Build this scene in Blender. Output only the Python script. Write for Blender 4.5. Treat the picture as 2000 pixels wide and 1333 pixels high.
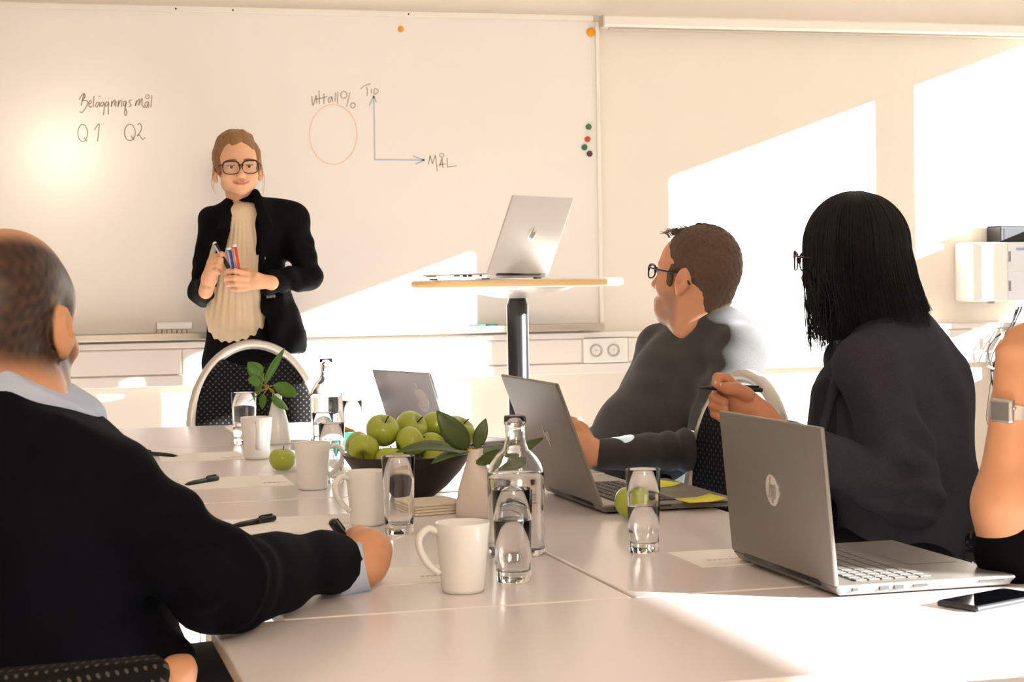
import bpy, bmesh, math, random
import numpy as np
from mathutils import Vector, Matrix, Euler

for o in list(bpy.data.objects): bpy.data.objects.remove(o)
scene = bpy.context.scene
COL = scene.collection
R = math.radians
# ------------------------------------------------------------ camera
F_PX, CAM_H, YAW, HORIZON, ROLL = 3550.0, 1.18, R(15.1), 555.0, 0.0165
PITCH = math.atan((666.5 - HORIZON) / F_PX)
FWD = np.array([math.sin(YAW)*math.cos(PITCH), math.cos(YAW)*math.cos(PITCH), -math.sin(PITCH)])
_r0 = np.array([math.cos(YAW), -math.sin(YAW), 0.0]); _u0 = np.cross(_r0, FWD)
RGT = math.cos(ROLL)*_r0 - math.sin(ROLL)*_u0
UPV = math.sin(ROLL)*_r0 + math.cos(ROLL)*_u0
CAMP = np.array([0.0, 0.0, CAM_H])
cam_d = bpy.data.cameras.new('camera'); cam = bpy.data.objects.new('camera', cam_d); COL.objects.link(cam)
cam_d.sensor_width = 36.0; cam_d.lens = 36.0*F_PX/2000.0; cam_d.clip_start = 0.05; cam_d.clip_end = 200
m = Matrix.Identity(4)
for i in range(3):
    m[i][0] = RGT[i]; m[i][1] = UPV[i]; m[i][2] = -FWD[i]; m[i][3] = CAMP[i]
cam.matrix_world = m
scene.camera = cam
cam_d.dof.use_dof = True; cam_d.dof.focus_distance = 4.2; cam_d.dof.aperture_fstop = 20.0
# ------------------------------------------------------------ world, sun, exposure
scene.view_settings.view_transform = 'Standard'; scene.view_settings.look = 'None'
scene.view_settings.gamma = 1.0; scene.view_settings.use_curve_mapping = False
scene.view_settings.exposure = -0.12
w = bpy.data.worlds.new('sky'); scene.world = w; w.use_nodes = True
bg = w.node_tree.nodes['Background']; bg.inputs[0].default_value = (0.95, 0.98, 1.0, 1); bg.inputs[1].default_value = 1.3
SUN_DIR = Vector((-1.0, 0.70, -0.3526)).normalized()
sd = bpy.data.lights.new('sun', 'SUN'); sd.energy = 52.0; sd.angle = R(0.55); sd.color = (1.0, 0.99, 1.0)
so = bpy.data.objects.new('sun', sd); COL.objects.link(so); so.location = (12, -7, 6)
so.rotation_euler = SUN_DIR.to_track_quat('-Z', 'Y').to_euler()

# ------------------------------------------------------------ calibrated measuring helpers (photo pixel -> real place)
def ray(px, py): return FWD + RGT*(px-1000)/F_PX - UPV*(py-666.5)/F_PX
def at(px, py, d): return CAMP + ray(px, py)*d
def onz(px, py, z=0.73):
    r = ray(px, py); return CAMP + r*((z-CAM_H)/r[2])
def ony(px, py, Y=7.2):
    r = ray(px, py); return CAMP + r*(Y/r[1])
V = lambda *a: np.array(a, float)
def unit(v): v = np.asarray(v, float); return v/np.linalg.norm(v)

# ------------------------------------------------------------ materials
def lin(c):
    if isinstance(c, str):
        c = [int(c[i:i+2], 16)/255 for i in (0, 2, 4)]
        c = [x/12.92 if x <= 0.04045 else ((x+0.055)/1.055)**2.4 for x in c]
    return (c[0], c[1], c[2], 1.0)
MATS = {}
def mat(name, col, rough=0.5, metal=0.0, spec=0.5, noise=0.0, nscale=20.0, bump=0.0, bscale=200.0, sub=0.0, trans=0.0, ior=1.45, coat=0.0, sheen=0.0, alpha=1.0, stretch=None, attr=None, emit=None, estr=0.0):
    """Principled material; noise = colour variation, bump = fine relief, attr = {mask name: colour} painted over by a mesh mask"""
    if name in MATS: return MATS[name]
    ma = bpy.data.materials.new(name); ma.use_nodes = True; nt = ma.node_tree; N = nt.nodes; L = nt.links
    b = N['Principled BSDF']; b.inputs['Base Color'].default_value = lin(col)
    b.inputs['Roughness'].default_value = rough; b.inputs['Metallic'].default_value = metal
    b.inputs['Specular IOR Level'].default_value = spec; b.inputs['IOR'].default_value = ior
    b.inputs['Transmission Weight'].default_value = trans; b.inputs['Coat Weight'].default_value = coat; b.inputs['Coat Roughness'].default_value = 0.16 if coat >= 1 else 0.05
    b.inputs['Sheen Weight'].default_value = sheen; b.inputs['Alpha'].default_value = alpha
    if sub > 0:
        b.inputs['Subsurface Weight'].default_value = sub; b.inputs['Subsurface Radius'].default_value = (0.01, 0.004, 0.002); b.inputs['Subsurface Scale'].default_value = 0.6
    if emit: b.inputs['Emission Color'].default_value = lin(emit); b.inputs['Emission Strength'].default_value = estr
    tc = N.new('ShaderNodeTexCoord'); src = tc.outputs['Object']
    if stretch:
        mp = N.new('ShaderNodeMapping'); mp.inputs['Scale'].default_value = stretch; L.new(src, mp.inputs[0]); src = mp.outputs[0]
    colsock = None
    if noise > 0:
        nz = N.new('ShaderNodeTexNoise'); nz.inputs['Scale'].default_value = nscale; nz.inputs['Detail'].default_value = 5; L.new(src, nz.inputs['Vector'])
        mx = N.new('ShaderNodeMix'); mx.data_type = 'RGBA'
        c = lin(col); mx.inputs[6].default_value = tuple(x*(1-noise) for x in c[:3])+(1,); mx.inputs[7].default_value = tuple(min(1, x*(1+noise)) for x in c[:3])+(1,)
        L.new(nz.outputs[0], mx.inputs[0]); colsock = mx.outputs[2]
    for an, ac in (attr or {}).items():
        at_ = N.new('ShaderNodeAttribute'); at_.attribute_name = an
        mx = N.new('ShaderNodeMix'); mx.data_type = 'RGBA'; mx.inputs[7].default_value = lin(ac)
        if colsock: L.new(colsock, mx.inputs[6])
        else: mx.inputs[6].default_value = lin(col)
        L.new(at_.outputs['Fac'], mx.inputs[0]); colsock = mx.outputs[2]
    if colsock: L.new(colsock, b.inputs['Base Color'])
    if bump > 0:
        nz = N.new('ShaderNodeTexNoise'); nz.inputs['Scale'].default_value = bscale; nz.inputs['Detail'].default_value = 3; L.new(src, nz.inputs['Vector'])
        bp = N.new('ShaderNodeBump'); bp.inputs['Strength'].default_value = bump; bp.inputs['Distance'].default_value = 0.002
        L.new(nz.outputs[0], bp.inputs['Height']); L.new(bp.outputs[0], b.inputs['Normal'])
    MATS[name] = ma
    return ma

def dotted(name, base, dot, pitch=0.0105, rad=0.2, rough=0.85):
    """woven upholstery with a diamond grid of small light dots (object x/z or x/y plane)"""
    ma = bpy.data.materials.new(name); ma.use_nodes = True; nt = ma.node_tree; N = nt.nodes; L = nt.links
    b = N['Principled BSDF']; b.inputs['Roughness'].default_value = rough; b.inputs['Specular IOR Level'].default_value = 0.2
    tc = N.new('ShaderNodeTexCoord'); sp = N.new('ShaderNodeSeparateXYZ'); L.new(tc.outputs['Object'], sp.inputs[0])
    def mth(op, a, c=None, v=None):
        n = N.new('ShaderNodeMath'); n.operation = op; L.new(a, n.inputs[0])
        if c is not None: L.new(c, n.inputs[1])
        elif v is not None: n.inputs[1].default_value = v
        return n.outputs[0]
    yz = mth('ADD', mth('MULTIPLY', sp.outputs['Y'], v=0.9), sp.outputs['Z']); xy = mth('ADD', sp.outputs['X'], sp.outputs['Y'])
    u = mth('MULTIPLY', xy, v=1/pitch); v = mth('MULTIPLY', mth('MULTIPLY', yz, v=1.0), v=1/pitch)
    a = mth('MULTIPLY', mth('ADD', u, v), v=0.5); c = mth('MULTIPLY', mth('SUBTRACT', u, v), v=0.5)
    fa = mth('ABSOLUTE', mth('SUBTRACT', mth('FRACT', a), v=0.5)); fc = mth('ABSOLUTE', mth('SUBTRACT', mth('FRACT', c), v=0.5))
    d = mth('SQRT', mth('ADD', mth('MULTIPLY', fa, fa), mth('MULTIPLY', fc, fc)))
    f = mth('LESS_THAN', d, v=rad)
    mx = N.new('ShaderNodeMix'); mx.data_type = 'RGBA'; mx.inputs[6].default_value = lin(base); mx.inputs[7].default_value = lin(dot)
    L.new(f, mx.inputs[0]); L.new(mx.outputs[2], b.inputs['Base Color'])
    MATS[name] = ma; return ma

def thin_glass(name, tint=(0.97, 0.99, 0.98), fac=None):
    ma = bpy.data.materials.new(name); ma.use_nodes = True; nt = ma.node_tree; N = nt.nodes; L = nt.links
    N.remove(N['Principled BSDF']); out = N['Material Output']
    tr = N.new('ShaderNodeBsdfTransparent'); tr.inputs[0].default_value = (*tint, 1)
    gl = N.new('ShaderNodeBsdfGlossy'); gl.inputs['Roughness'].default_value = 0.02
    fr = N.new('ShaderNodeFresnel'); fr.inputs[0].default_value = 1.12
    mx = N.new('ShaderNodeMixShader')
    if fac is None: L.new(fr.outputs[0], mx.inputs[0])
    else: mx.inputs[0].default_value = fac
    L.new(tr.outputs[0], mx.inputs[1]); L.new(gl.outputs[0], mx.inputs[2])
    L.new(mx.outputs[0], out.inputs[0]); MATS[name] = ma; return ma

M_WALL = mat('cream wall paint', 'F0E6DA', 0.75, spec=0.25, noise=0.03, nscale=3, bump=0.15, bscale=300)
M_CEIL = mat('white ceiling paint', 'F2ECE4', 0.8)
M_FLOOR = mat('pale wood floor', 'D4CCC8', 0.45, noise=0.12, nscale=6, stretch=(1, 8, 1))
M_BOARD = mat('whiteboard enamel', 'F3ECE6', 0.30, spec=0.6, coat=1.0, noise=0.015, nscale=2)
M_ALU = mat('brushed aluminium', 'C9C3BA', 0.35, metal=0.85, bump=0.05, bscale=400)
M_ALUW = mat('white lacquered aluminium', 'F2EBE0', 0.4)
M_WHITE = mat('white plastic', 'F3EFE8', 0.4)
M_TRUNK = mat('white trunking plastic', 'F1E9E2', 0.45)
M_DARKGAP = mat('dark gap', '3A332C', 0.8)
M_TABLE = mat('pale laminate table top', 'EDE4E3', 0.22, spec=0.45, noise=0.012, nscale=4)
M_TEDGE = mat('pale table edge band', 'DCCBB6', 0.4)
M_CHROME = mat('chrome', 'D9D9DA', 0.12, metal=1.0)
M_STEEL = mat('satin silver metal', 'CFCAC2', 0.38, metal=0.7)
M_BLACKP = mat('black plastic', '121214', 0.4)
M_BLACKM = mat('black powder coated steel', '0E0E12', 0.25, spec=0.6)
M_BEECH = mat('beech edge', 'E9BF87', 0.4, noise=0.08, nscale=12, stretch=(1, 1, 14))
M_CERAMIC = mat('white glazed ceramic', 'F1EFEC', 0.18, spec=0.6)
M_PAPER = mat('white paper', 'F6EFE8', 0.7, spec=0.2)
M_INKG = mat('grey print', 'B5A79D', 0.7)
M_LAPTOP = mat('silver laptop shell', '7E7872', 0.36, metal=0.45, bump=0.04, bscale=600)
M_LAPEDGE = mat('light laptop edge', 'D8D4CE', 0.3, metal=0.5)
M_KEY = mat('dark laptop keys', '2C2A2A', 0.5)
M_KEYL = mat('silver laptop keys', '6F6A66', 0.45)
M_SCREEN = mat('laptop screen glass', '15161A', 0.1)
M_MAC = mat('grey laptop lid', 'A9A8AA', 0.3, metal=0.6)
M_LOGO = mat('mirror logo', 'E9E6E2', 0.15, metal=0.9)
M_YEL = mat('yellow sticky paper', 'E3DC3A', 0.7)
M_APPLE = mat('green apple skin', 'A6B23E', 0.28, noise=0.16, nscale=14, coat=0.2, attr={'dimple': '6F7A1E'})
M_STEM = mat('brown stem', '4A3220', 0.7)
M_BOWL = mat('dark brown bowl', '231A16', 0.4, noise=0.2, nscale=8)
M_LEAF = mat('dark green leaf', '47592A', 0.35, noise=0.2, nscale=25)
M_LEAFB = mat('bright green leaf', '4E7A24', 0.35, noise=0.2, nscale=25)
M_BUD = mat('yellow brown bud', 'A88A2E', 0.6)
M_CHAIRF = dotted('black dotted upholstery', '0C0B0D', '4E4842')
M_WATER = mat('water', 'FFFFFF', 0.0, trans=1.0, ior=1.33)
M_GLASS = mat('clear glass', 'FFFFFF', 0.0, trans=1.0, ior=1.45)
M_PANE = thin_glass('window pane glass')
M_LENS = thin_glass('spectacle lens glass', (0.99, 0.99, 0.99), 0.03)

# ------------------------------------------------------------ mesh helpers
def obj(name, me, ma=None, parent=None, loc=None, rot=None):
    o = bpy.data.objects.new(name, me); COL.objects.link(o)
    if ma is not None:
        if isinstance(ma, (list, tuple)):
            for x in ma: me.materials.append(x)
        elif len(me.materials) == 0: me.materials.append(ma)
    if parent is not None: o.parent = parent
    if loc is not None: o.location = [float(x) for x in loc]
    if rot is not None: o.rotation_euler = rot
    return o
def tag(o, label, cat, group=None):
    o['label'] = label; o['category'] = cat
    if group: o['group'] = group
    return o
def thing(name, label, cat, loc=(0, 0, 0), rotz=0.0, group=None):
    o = bpy.data.objects.new(name, None); COL.objects.link(o); o.empty_display_size = 0.05
    o.location = [float(x) for x in loc]; o.rotation_euler = (0, 0, rotz)
    return tag(o, label, cat, group)
def dup(root, loc, rotz, label=None):
    r = root.copy(); COL.objects.link(r); r.location = [float(x) for x in loc]; r.rotation_euler = (0, 0, rotz)
    if label: r['label'] = label
    for ch in list(root.children):
        c = ch.copy(); COL.objects.link(c); c.parent = r
        for g in list(ch.children):
            d = g.copy(); COL.objects.link(d); d.parent = c
    return r
def struct(o): o['kind'] = 'structure'; return o
def mesh(name, vs, fs, smooth=False):
    me = bpy.data.meshes.new(name); me.from_pydata([tuple(float(x) for x in v) for v in vs], [], [tuple(f) for f in fs]); me.update()
    if smooth: me.polygons.foreach_set('use_smooth', [True]*len(me.polygons))
    return me
def frombm(name, bm, smooth=False):
    bmesh.ops.recalc_face_normals(bm, faces=bm.faces[:])
    me = bpy.data.meshes.new(name); bm.to_mesh(me); bm.free()
    if smooth: me.polygons.foreach_set('use_smooth', [True]*len(me.polygons))
    return me
def add_box(bm, c, s, bev=0.0, rot=None, seg=2):
    r = bmesh.ops.create_cube(bm, size=1.0); vs = r['verts']
    for v in vs: v.co = Vector((v.co.x*s[0], v.co.y*s[1], v.co.z*s[2]))
    if bev > 0:
        es = list({e for v in vs for e in v.link_edges})
        g = bmesh.ops.bevel(bm, geom=es, offset=bev, segments=seg, affect='EDGES', profile=0.5)
        vs = list({v for f in g['faces'] for v in f.verts} | {v for v in vs if v.is_valid})
    M_ = Matrix.Translation(Vector([float(x) for x in c])) @ (rot.to_4x4() if rot is not None else Matrix.Identity(4))
    for v in vs: v.co = M_ @ v.co
    return vs
def box_me(name, c, s, bev=0.0, rot=None, seg=2):
    bm = bmesh.new(); add_box(bm, c, s, bev, rot, seg); return frombm(name, bm)
def lathe_me(name, prof, n=32, smooth=True, closed=False):
    vs, fs = [], []; idx = []
    for r, z in prof:
        if r < 1e-6: idx.append([len(vs)]); vs.append((0, 0, z))
        else:
            idx.append(list(range(len(vs), len(vs)+n)))
            vs += [(r*math.cos(2*math.pi*i/n), r*math.sin(2*math.pi*i/n), z) for i in range(n)]
    pairs = list(zip(idx[:-1], idx[1:]))
    if closed: pairs.append((idx[-1], idx[0]))
    for a, b in pairs:
        for i in range(n):
            j = (i+1) % n
            if len(a) == 1 and len(b) == 1: continue
            if len(a) == 1: fs.append((a[0], b[j], b[i]))
            elif len(b) == 1: fs.append((a[i], a[j], b[0]))
            else: fs.append((a[i], a[j], b[j], b[i]))
    me = mesh(name, vs, fs, smooth)
    return me
def smooth_sharp(o, ang=40):
    try: o.data.set_sharp_from_angle(angle=R(ang))
    except Exception: pass
    return o
def tube_geo(pts, rad, n=8, flat=1.0, nrm=None, cap=True):
    """swept tube through pts; rad number or list; flat squashes the cross-section along the second axis"""
    P = [np.asarray(p, float) for p in pts]; k = len(P)
    rads = rad if hasattr(rad, '__len__') else [rad]*k
    T = [unit(P[min(i+1, k-1)]-P[max(i-1, 0)]) for i in range(k)]
    a = np.asarray(nrm, float) if nrm is not None else (V(0, 0, 1) if abs(T[0][2]) < 0.9 else V(1, 0, 0))
    vs, fs = [], []
    for i in range(k):
        a = unit(a-T[i]*(a@T[i])); b = np.cross(T[i], a)
        for j in range(n):
            t = 2*math.pi*j/n
            vs.append(P[i]+rads[i]*(math.cos(t)*a*flat+math.sin(t)*b))
    for i in range(k-1):
        for j in range(n):
            fs.append((i*n+j, i*n+(j+1) % n, (i+1)*n+(j+1) % n, (i+1)*n+j))
    if cap: fs.append(tuple(range(n))[::-1]); fs.append(tuple(range((k-1)*n, k*n)))
    return vs, fs
def tube_me(name, pts, rad, n=8, flat=1.0, nrm=None):
    vs, fs = tube_geo(pts, rad, n, flat, nrm); return mesh(name, vs, fs, True)
def join_geo(lst):
    vs, fs = [], []
    for v, f in lst:
        o = len(vs); vs += list(v); fs += [tuple(i+o for i in q) for q in f]
    return vs, fs
def spline(pts, n=8):
    """Catmull-Rom through pts"""
    P = [np.asarray(p, float) for p in pts]; P = [2*P[0]-P[1]]+P+[2*P[-1]-P[-2]]; out = []
    for i in range(1, len(P)-2):
        for t in np.linspace(0, 1, n, endpoint=False):
            a, b, c, d = P[i-1:i+3]
            out.append(0.5*((2*b)+(c-a)*t+(2*a-5*b+4*c-d)*t*t+(3*b-a-3*c+d)*t**3))
    out.append(P[-2]); return out
def prism_me(name, poly, t, smooth=False, bev=0.0):
    """extrude 2-D polygon (x,z) by thickness t along y (centred)"""
    bm = bmesh.new(); vs = [bm.verts.new((float(x), -t/2, float(z))) for x, z in poly]
    f = bm.faces.new(vs); g = bmesh.ops.extrude_face_region(bm, geom=[f])
    for v in g['geom']:
        if isinstance(v, bmesh.types.BMVert): v.co.y += t
    if bev > 0:
        bmesh.ops.recalc_face_normals(bm, faces=bm.faces[:])
        es = [e for e in bm.edges if abs(e.verts[0].co.y-e.verts[1].co.y) < 1e-6]
        bmesh.ops.bevel(bm, geom=es, offset=bev, segments=3, affect='EDGES', profile=0.5)
    return frombm(name, bm, smooth)

# ------------------------------------------------------------ the room
YW, XR, XL, YB, ZC = 7.2, 4.6, -2.4, -2.4, 2.75
struct(obj('floor', box_me('floor', ((XL+XR)/2, (YW+YB)/2, -0.05), (XR-XL+0.6, YW-YB+0.6, 0.1)), M_FLOOR))
struct(obj('ceiling', box_me('ceiling', ((XL+XR)/2, (YW+YB)/2, ZC+0.05), (XR-XL+0.6, YW-YB+0.6, 0.1)), M_CEIL))
struct(obj('wall_back', box_me('wall_back', ((XL+XR)/2, YW+0.075, ZC/2), (XR-XL+0.6, 0.15, ZC)), M_WALL))
struct(obj('wall_left', box_me('wall_left', (XL-0.075, (YW+YB)/2, ZC/2), (0.15, YW-YB, ZC)), M_WALL))
struct(obj('wall_rear', box_me('wall_rear', ((XL+XR)/2, YB-0.075, ZC/2), (XR-XL+0.6, 0.15, ZC)), M_WALL))
SILL, HEAD, WT = 0.85, 2.345, 0.08
WINS = [(-1.15, 0.06), (1.72, 3.66), (3.74, 4.22), (4.30, 5.20), (5.765, 6.485), (6.555, 7.12)]
bm = bmesh.new(); y0 = YB
for a, b in WINS:
    add_box(bm, (XR+WT/2, (y0+a)/2, ZC/2), (WT, a-y0, ZC))
    add_box(bm, (XR+WT/2, (a+b)/2, SILL/2), (WT, b-a, SILL)); add_box(bm, (XR+WT/2, (a+b)/2, (HEAD+ZC)/2), (WT, b-a, ZC-HEAD)); y0 = b
add_box(bm, (XR+WT/2, (y0+YW)/2, ZC/2), (WT, YW-y0, ZC))
struct(obj('wall_right', frombm('wall_right', bm), M_WALL))
for i, (a, b) in enumerate(WINS):
    bm = bmesh.new(); f = 0.018
    for c, s in (((XR+0.05, (a+b)/2, SILL+f/2), (0.05, b-a, f)), ((XR+0.05, (a+b)/2, HEAD-f/2), (0.05, b-a, f)),
                 ((XR+0.05, a+f/2, (SILL+HEAD)/2), (0.05, f, HEAD-SILL-2*f)), ((XR+0.05, b-f/2, (SILL+HEAD)/2), (0.05, f, HEAD-SILL-2*f))):
        add_box(bm, c, s)
    wo = struct(obj('window_%d' % (i+1), frombm('window_frame', bm), M_ALUW))
    obj('pane', box_me('pane', (XR+0.05, (a+b)/2, (SILL+HEAD)/2), (0.006, b-a-2*f, HEAD-SILL-2*f)), M_PANE, wo)
# roller blinds drawn part way down two of the windows
for (a, b), zb, lab_ in ((WINS[0], 2.035, 'white roller blind drawn lowest, over the window beside the near table'), (WINS[1], 2.10, 'white roller blind drawn slightly down over the widest window')):
    bl = thing('roller_blind', lab_, 'blind', (XR-0.02, (a+b)/2, zb), 0, 'roller blinds'); wd = b-a+0.1; tz = HEAD+0.07-zb
    obj('blind_cloth', box_me('blind_cloth', (0, 0, tz/2), (0.004, wd, tz)), M_ALUW, bl)
    obj('blind_tube', tube_me('blind_tube', [(0, -wd/2, tz), (0, wd/2, tz)], 0.018, 12), M_ALU, bl)
    obj('bottom_rail', box_me('bottom_rail', (0, 0, 0.005), (0.012, wd, 0.016)), M_ALU, bl)
struct(obj('trim_2', box_me('trim_2', (XR-0.07, (YW+YB)/2, SILL-0.0125), (0.15, YW-YB-0.02, 0.025), 0.004), M_ALUW))     # window sill board
mo = thing('sill_shade', 'unseen monitor-like panel added on the window sill to shade the wall corner', 'shade panel', (XR-0.08, 6.93, SILL))  # unseen monitor shape, added to keep the sun off the wall by the cabinet
obj('shade_base', box_me('shade_base', (0, 0, 0.006), (0.10, 0.18, 0.012), 0.003), M_BLACKP, mo)
obj('shade_neck', box_me('shade_neck', (0, 0, 0.15), (0.03, 0.05, 0.28), 0.004), M_BLACKP, mo)
mb = obj('shade_panel', box_me('shade_panel', (-0.012, 0, 0.445), (0.03, 0.40, 0.35), 0.006), M_BLACKP, mo)
obj('screen', box_me('screen', (-0.0275, 0, 0.45), (0.002, 0.38, 0.32)), mat('shade panel gloss', '0A0B0D', 0.15), mb)
for yb, nm in ((YW-0.008, 'baseboard_back'),):
    struct(obj(nm, box_me(nm, ((XL+XR)/2, yb, 0.04), (XR-XL, 0.016, 0.08)), M_ALUW))
# pendant lamp hanging behind the photographer's place; its glare shows on the glossy board
lp = thing('pendant_lamp', 'round opal glass pendant lamp hanging from the ceiling', 'lamp', (0.36, -1.2, 2.31))
M_OPAL = mat('lit opal glass', 'FFF1DA', 0.4, emit='FFECD4', estr=120.0)
obj('globe', lathe_me('globe', [(0.17*math.sin(math.pi*i/14), -0.17*math.cos(math.pi*i/14)) for i in range(15)], 24), M_OPAL, lp)
obj('cord', tube_me('cord', [(0, 0, 0.17), (0, 0, ZC-2.31)], 0.004, 6), M_BLACKP, lp)
obj('ceiling_cap', lathe_me('ceiling_cap', [(0.05, 0.41), (0.05, 0.44), (0, 0.44)], 20), M_ALUW, lp)

# cable trunking along the back wall
tr = struct(obj('trim_1', box_me('trim_1', ((XL+XR)/2, YW-0.022, 0.8895), (XR-XL, 0.044, 0.171)), M_TRUNK))
for nm, z0, z1, d in (('trunking_rail', 0.804, 0.846, 0.056), ('trunking_rail', 0.953, 0.975, 0.056)):
    obj(nm, box_me(nm, ((XL+XR)/2, YW-d/2, (z0+z1)/2), (XR-XL, d, z1-z0), 0.003), M_TRUNK, tr)
xs = [-2.38, -0.9, 0.6, 2.228, 2.425, 3.9, 4.58]
for a, b in zip(xs[:-1], xs[1:]):
    if abs(a-2.228) < 1e-3: continue
    obj('trunking_cover', box_me('trunking_cover', ((a+b)/2, YW-0.026, 0.8995), (b-a-0.004, 0.052, 0.097), 0.004), M_TRUNK, tr)
# double socket in the trunking
sk = thing('wall_socket', 'white double wall socket in the cable trunking beside the tall table', 'socket', (2.327, YW-0.056, 0.8995))
obj('socket_plate', box_me('socket_plate', (0, 0.004, 0), (0.19, 0.03, 0.1), 0.004), M_WHITE, sk)
for dx in (-0.045, 0.03):
    s_ = obj('socket_insert', lathe_me('socket_insert', [(0.027, 0), (0.027, 0.005), (0.023, 0.006), (0.020, 0.003), (0.0195, -0.006), (0, -0.006)], 24), mat('grey socket plastic', 'B9B2A8', 0.5), sk, (dx, -0.012, 0), (R(90), 0, 0))
    for q in (-0.0075, 0.0075):
        obj('pin_hole', lathe_me('pin_hole', [(0.004, -0.0055), (0.0, -0.0055)], 8), M_DARKGAP, s_, (0.0, q, 0))
    obj('socket_hub', lathe_me('socket_hub', [(0.006, -0.006), (0.006, 0.001), (0, 0.001)], 12), M_ALUW, s_)

# whiteboard
BX0, BX1, BZ0, BZ1, BY = -0.70, 2.315, 1.012, 2.262, YW-0.02
wb = thing('whiteboard', 'large white marker board with handwriting behind the standing woman', 'whiteboard', ((BX0+BX1)/2, BY, BZ0))
ox, oz = -(BX0+BX1)/2, -BZ0
W_ = BX1-BX0; Hh = BZ1-BZ0
obj('board_surface', box_me('board_surface', (0, 0.008, Hh/2), (W_, 0.012, Hh)), M_BOARD, wb)
obj('frame_rail', box_me('frame_rail', (0, 0.004, Hh+0.007), (W_+0.03, 0.03, 0.022), 0.003), M_ALUW, wb)
for sx in (-1, 1):
    obj('frame_rail', box_me('frame_rail', (sx*(W_/2+0.006), 0.004, Hh/2), (0.016, 0.03, Hh), 0.003), M_ALUW, wb)
    obj('corner_cap', box_me('corner_cap', (sx*(W_/2+0.004), 0.002, Hh+0.006), (0.03, 0.034, 0.028), 0.004), M_ALU, wb)
for xx in (-0.2, 0.02, 0.72):
    obj('rail_screw', lathe_me('rail_screw', [(0.004, 0), (0.003, 0.003), (0, 0.003)], 8), M_DARKGAP, wb, (xx, -0.0105, Hh+0.006), (R(90), 0, 0))
bm = bmesh.new(); add_box(bm, (0, -0.03, -0.016), (W_, 0.075, 0.008), 0.002); add_box(bm, (0, -0.068, -0.014), (W_, 0.008, 0.028), 0.003)
obj('pen_tray', frombm('pen_tray', bm), M_ALU, wb)
def stroke_me(name, lines, wd):
    """marker strokes on the board face, drawn as thin raised ribbons in board coordinates"""
    vs, fs = [], []
    for pts in lines:
        P = [np.array([p[0], p[1]]) for p in pts]; k = len(P)
        for i, p in enumerate(P):
            t = unit(P[min(i+1, k-1)]-P[max(i-1, 0)]+1e-9); n_ = np.array([-t[1], t[0]])*wd/2
            o = len(vs)
            for q, yy in ((p-n_, 0.0), (p-n_, -0.0006), (p+n_, -0.0006), (p+n_, 0.0)): vs.append((q[0], 0.0016+yy, q[1]))
            if i:
                for j in range(3): fs.append((o-4+j, o-4+j+1, o+j+1, o+j))
        fs.append((len(vs)-4*k, len(vs)-4*k+1, len(vs)-4*k+2, len(vs)-4*k+3)); fs.append((len(vs)-1, len(vs)-2, len(vs)-3, len(vs)-4))
    return mesh(name, vs, fs)
def bpt(px, py): p = ony(px, py, BY); return (p[0]+ox, p[2]+oz)
def crop_strokes(x0, y0, sc, lines, sm=True):
    out = []
    for l in lines:
        q = [(x0+x/sc, y0+y/sc) for x, y in l]
        if sm and len(q) > 2: q = [tuple(p) for p in spline([np.array(a) for a in q], 5)]
        out.append([bpt(*p) for p in q])
    return out
def ell2(cx, cy, rx, ry, a0=0, n=20): return [(cx+rx*math.sin(a0+2*math.pi*i/n), cy-ry*math.cos(a0+2*math.pi*i/n)) for i in range(n+1)]
T1 = [[(365, 365), (385, 325), (425, 285), (442, 320), (410, 375), (392, 385)], [(425, 290), (405, 380), (388, 442)], [(405, 378), (450, 375), (478, 400), (462, 450), (425, 505), (398, 532), (370, 520)],
      [(490, 425), (522, 402), (513, 375), (494, 395), (491, 435), (506, 462), (532, 452)], [(556, 318), (550, 400), (545, 466)],
      [(625, 402), (596, 402), (580, 440), (598, 463), (628, 405), (632, 463)], [(617, 330), (622, 318)], [(634, 326), (639, 314)],
      [(690, 402), (655, 398), (644, 435), (665, 450), (690, 408), (688, 500), (680, 568)], [(750, 396), (716, 400), (704, 436), (724, 450), (750, 402), (745, 480), (744, 558)],
      [(790, 380), (784, 456), (796, 410), (828, 370), (824, 442)], [(846, 382), (840, 456)], [(880, 375), (870, 460), (886, 400), (914, 374), (918, 460)],
      [(976, 385), (947, 388), (938, 426), (958, 446), (980, 390), (962, 490), (956, 550), (972, 572), (984, 530), (962, 462)], [(1046, 365), (1014, 385), (1034, 420), (1042, 442), (1008, 456)],
      [(1112, 375), (1095, 446), (1120, 390), (1150, 360), (1140, 440), (1184, 350), (1182, 430), (1212, 470)], [(1266, 392), (1232, 400), (1220, 448), (1244, 466), (1270, 396), (1266, 472)], ell2(1255, 325, 24, 24), [(1312, 308), (1300, 466)],
      ell2(410, 800, 62, 112), [(425, 860), (470, 908)], [(560, 760), (600, 705), (626, 685), (615, 800), (604, 912)], ell2(1025, 792, 70, 106), [(1040, 835), (1078, 892)],
      [(1124, 694), (1152, 676), (1178, 715), (1165, 780), (1122, 835), (1150, 826), (1188, 880), (1228, 856)]]
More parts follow.
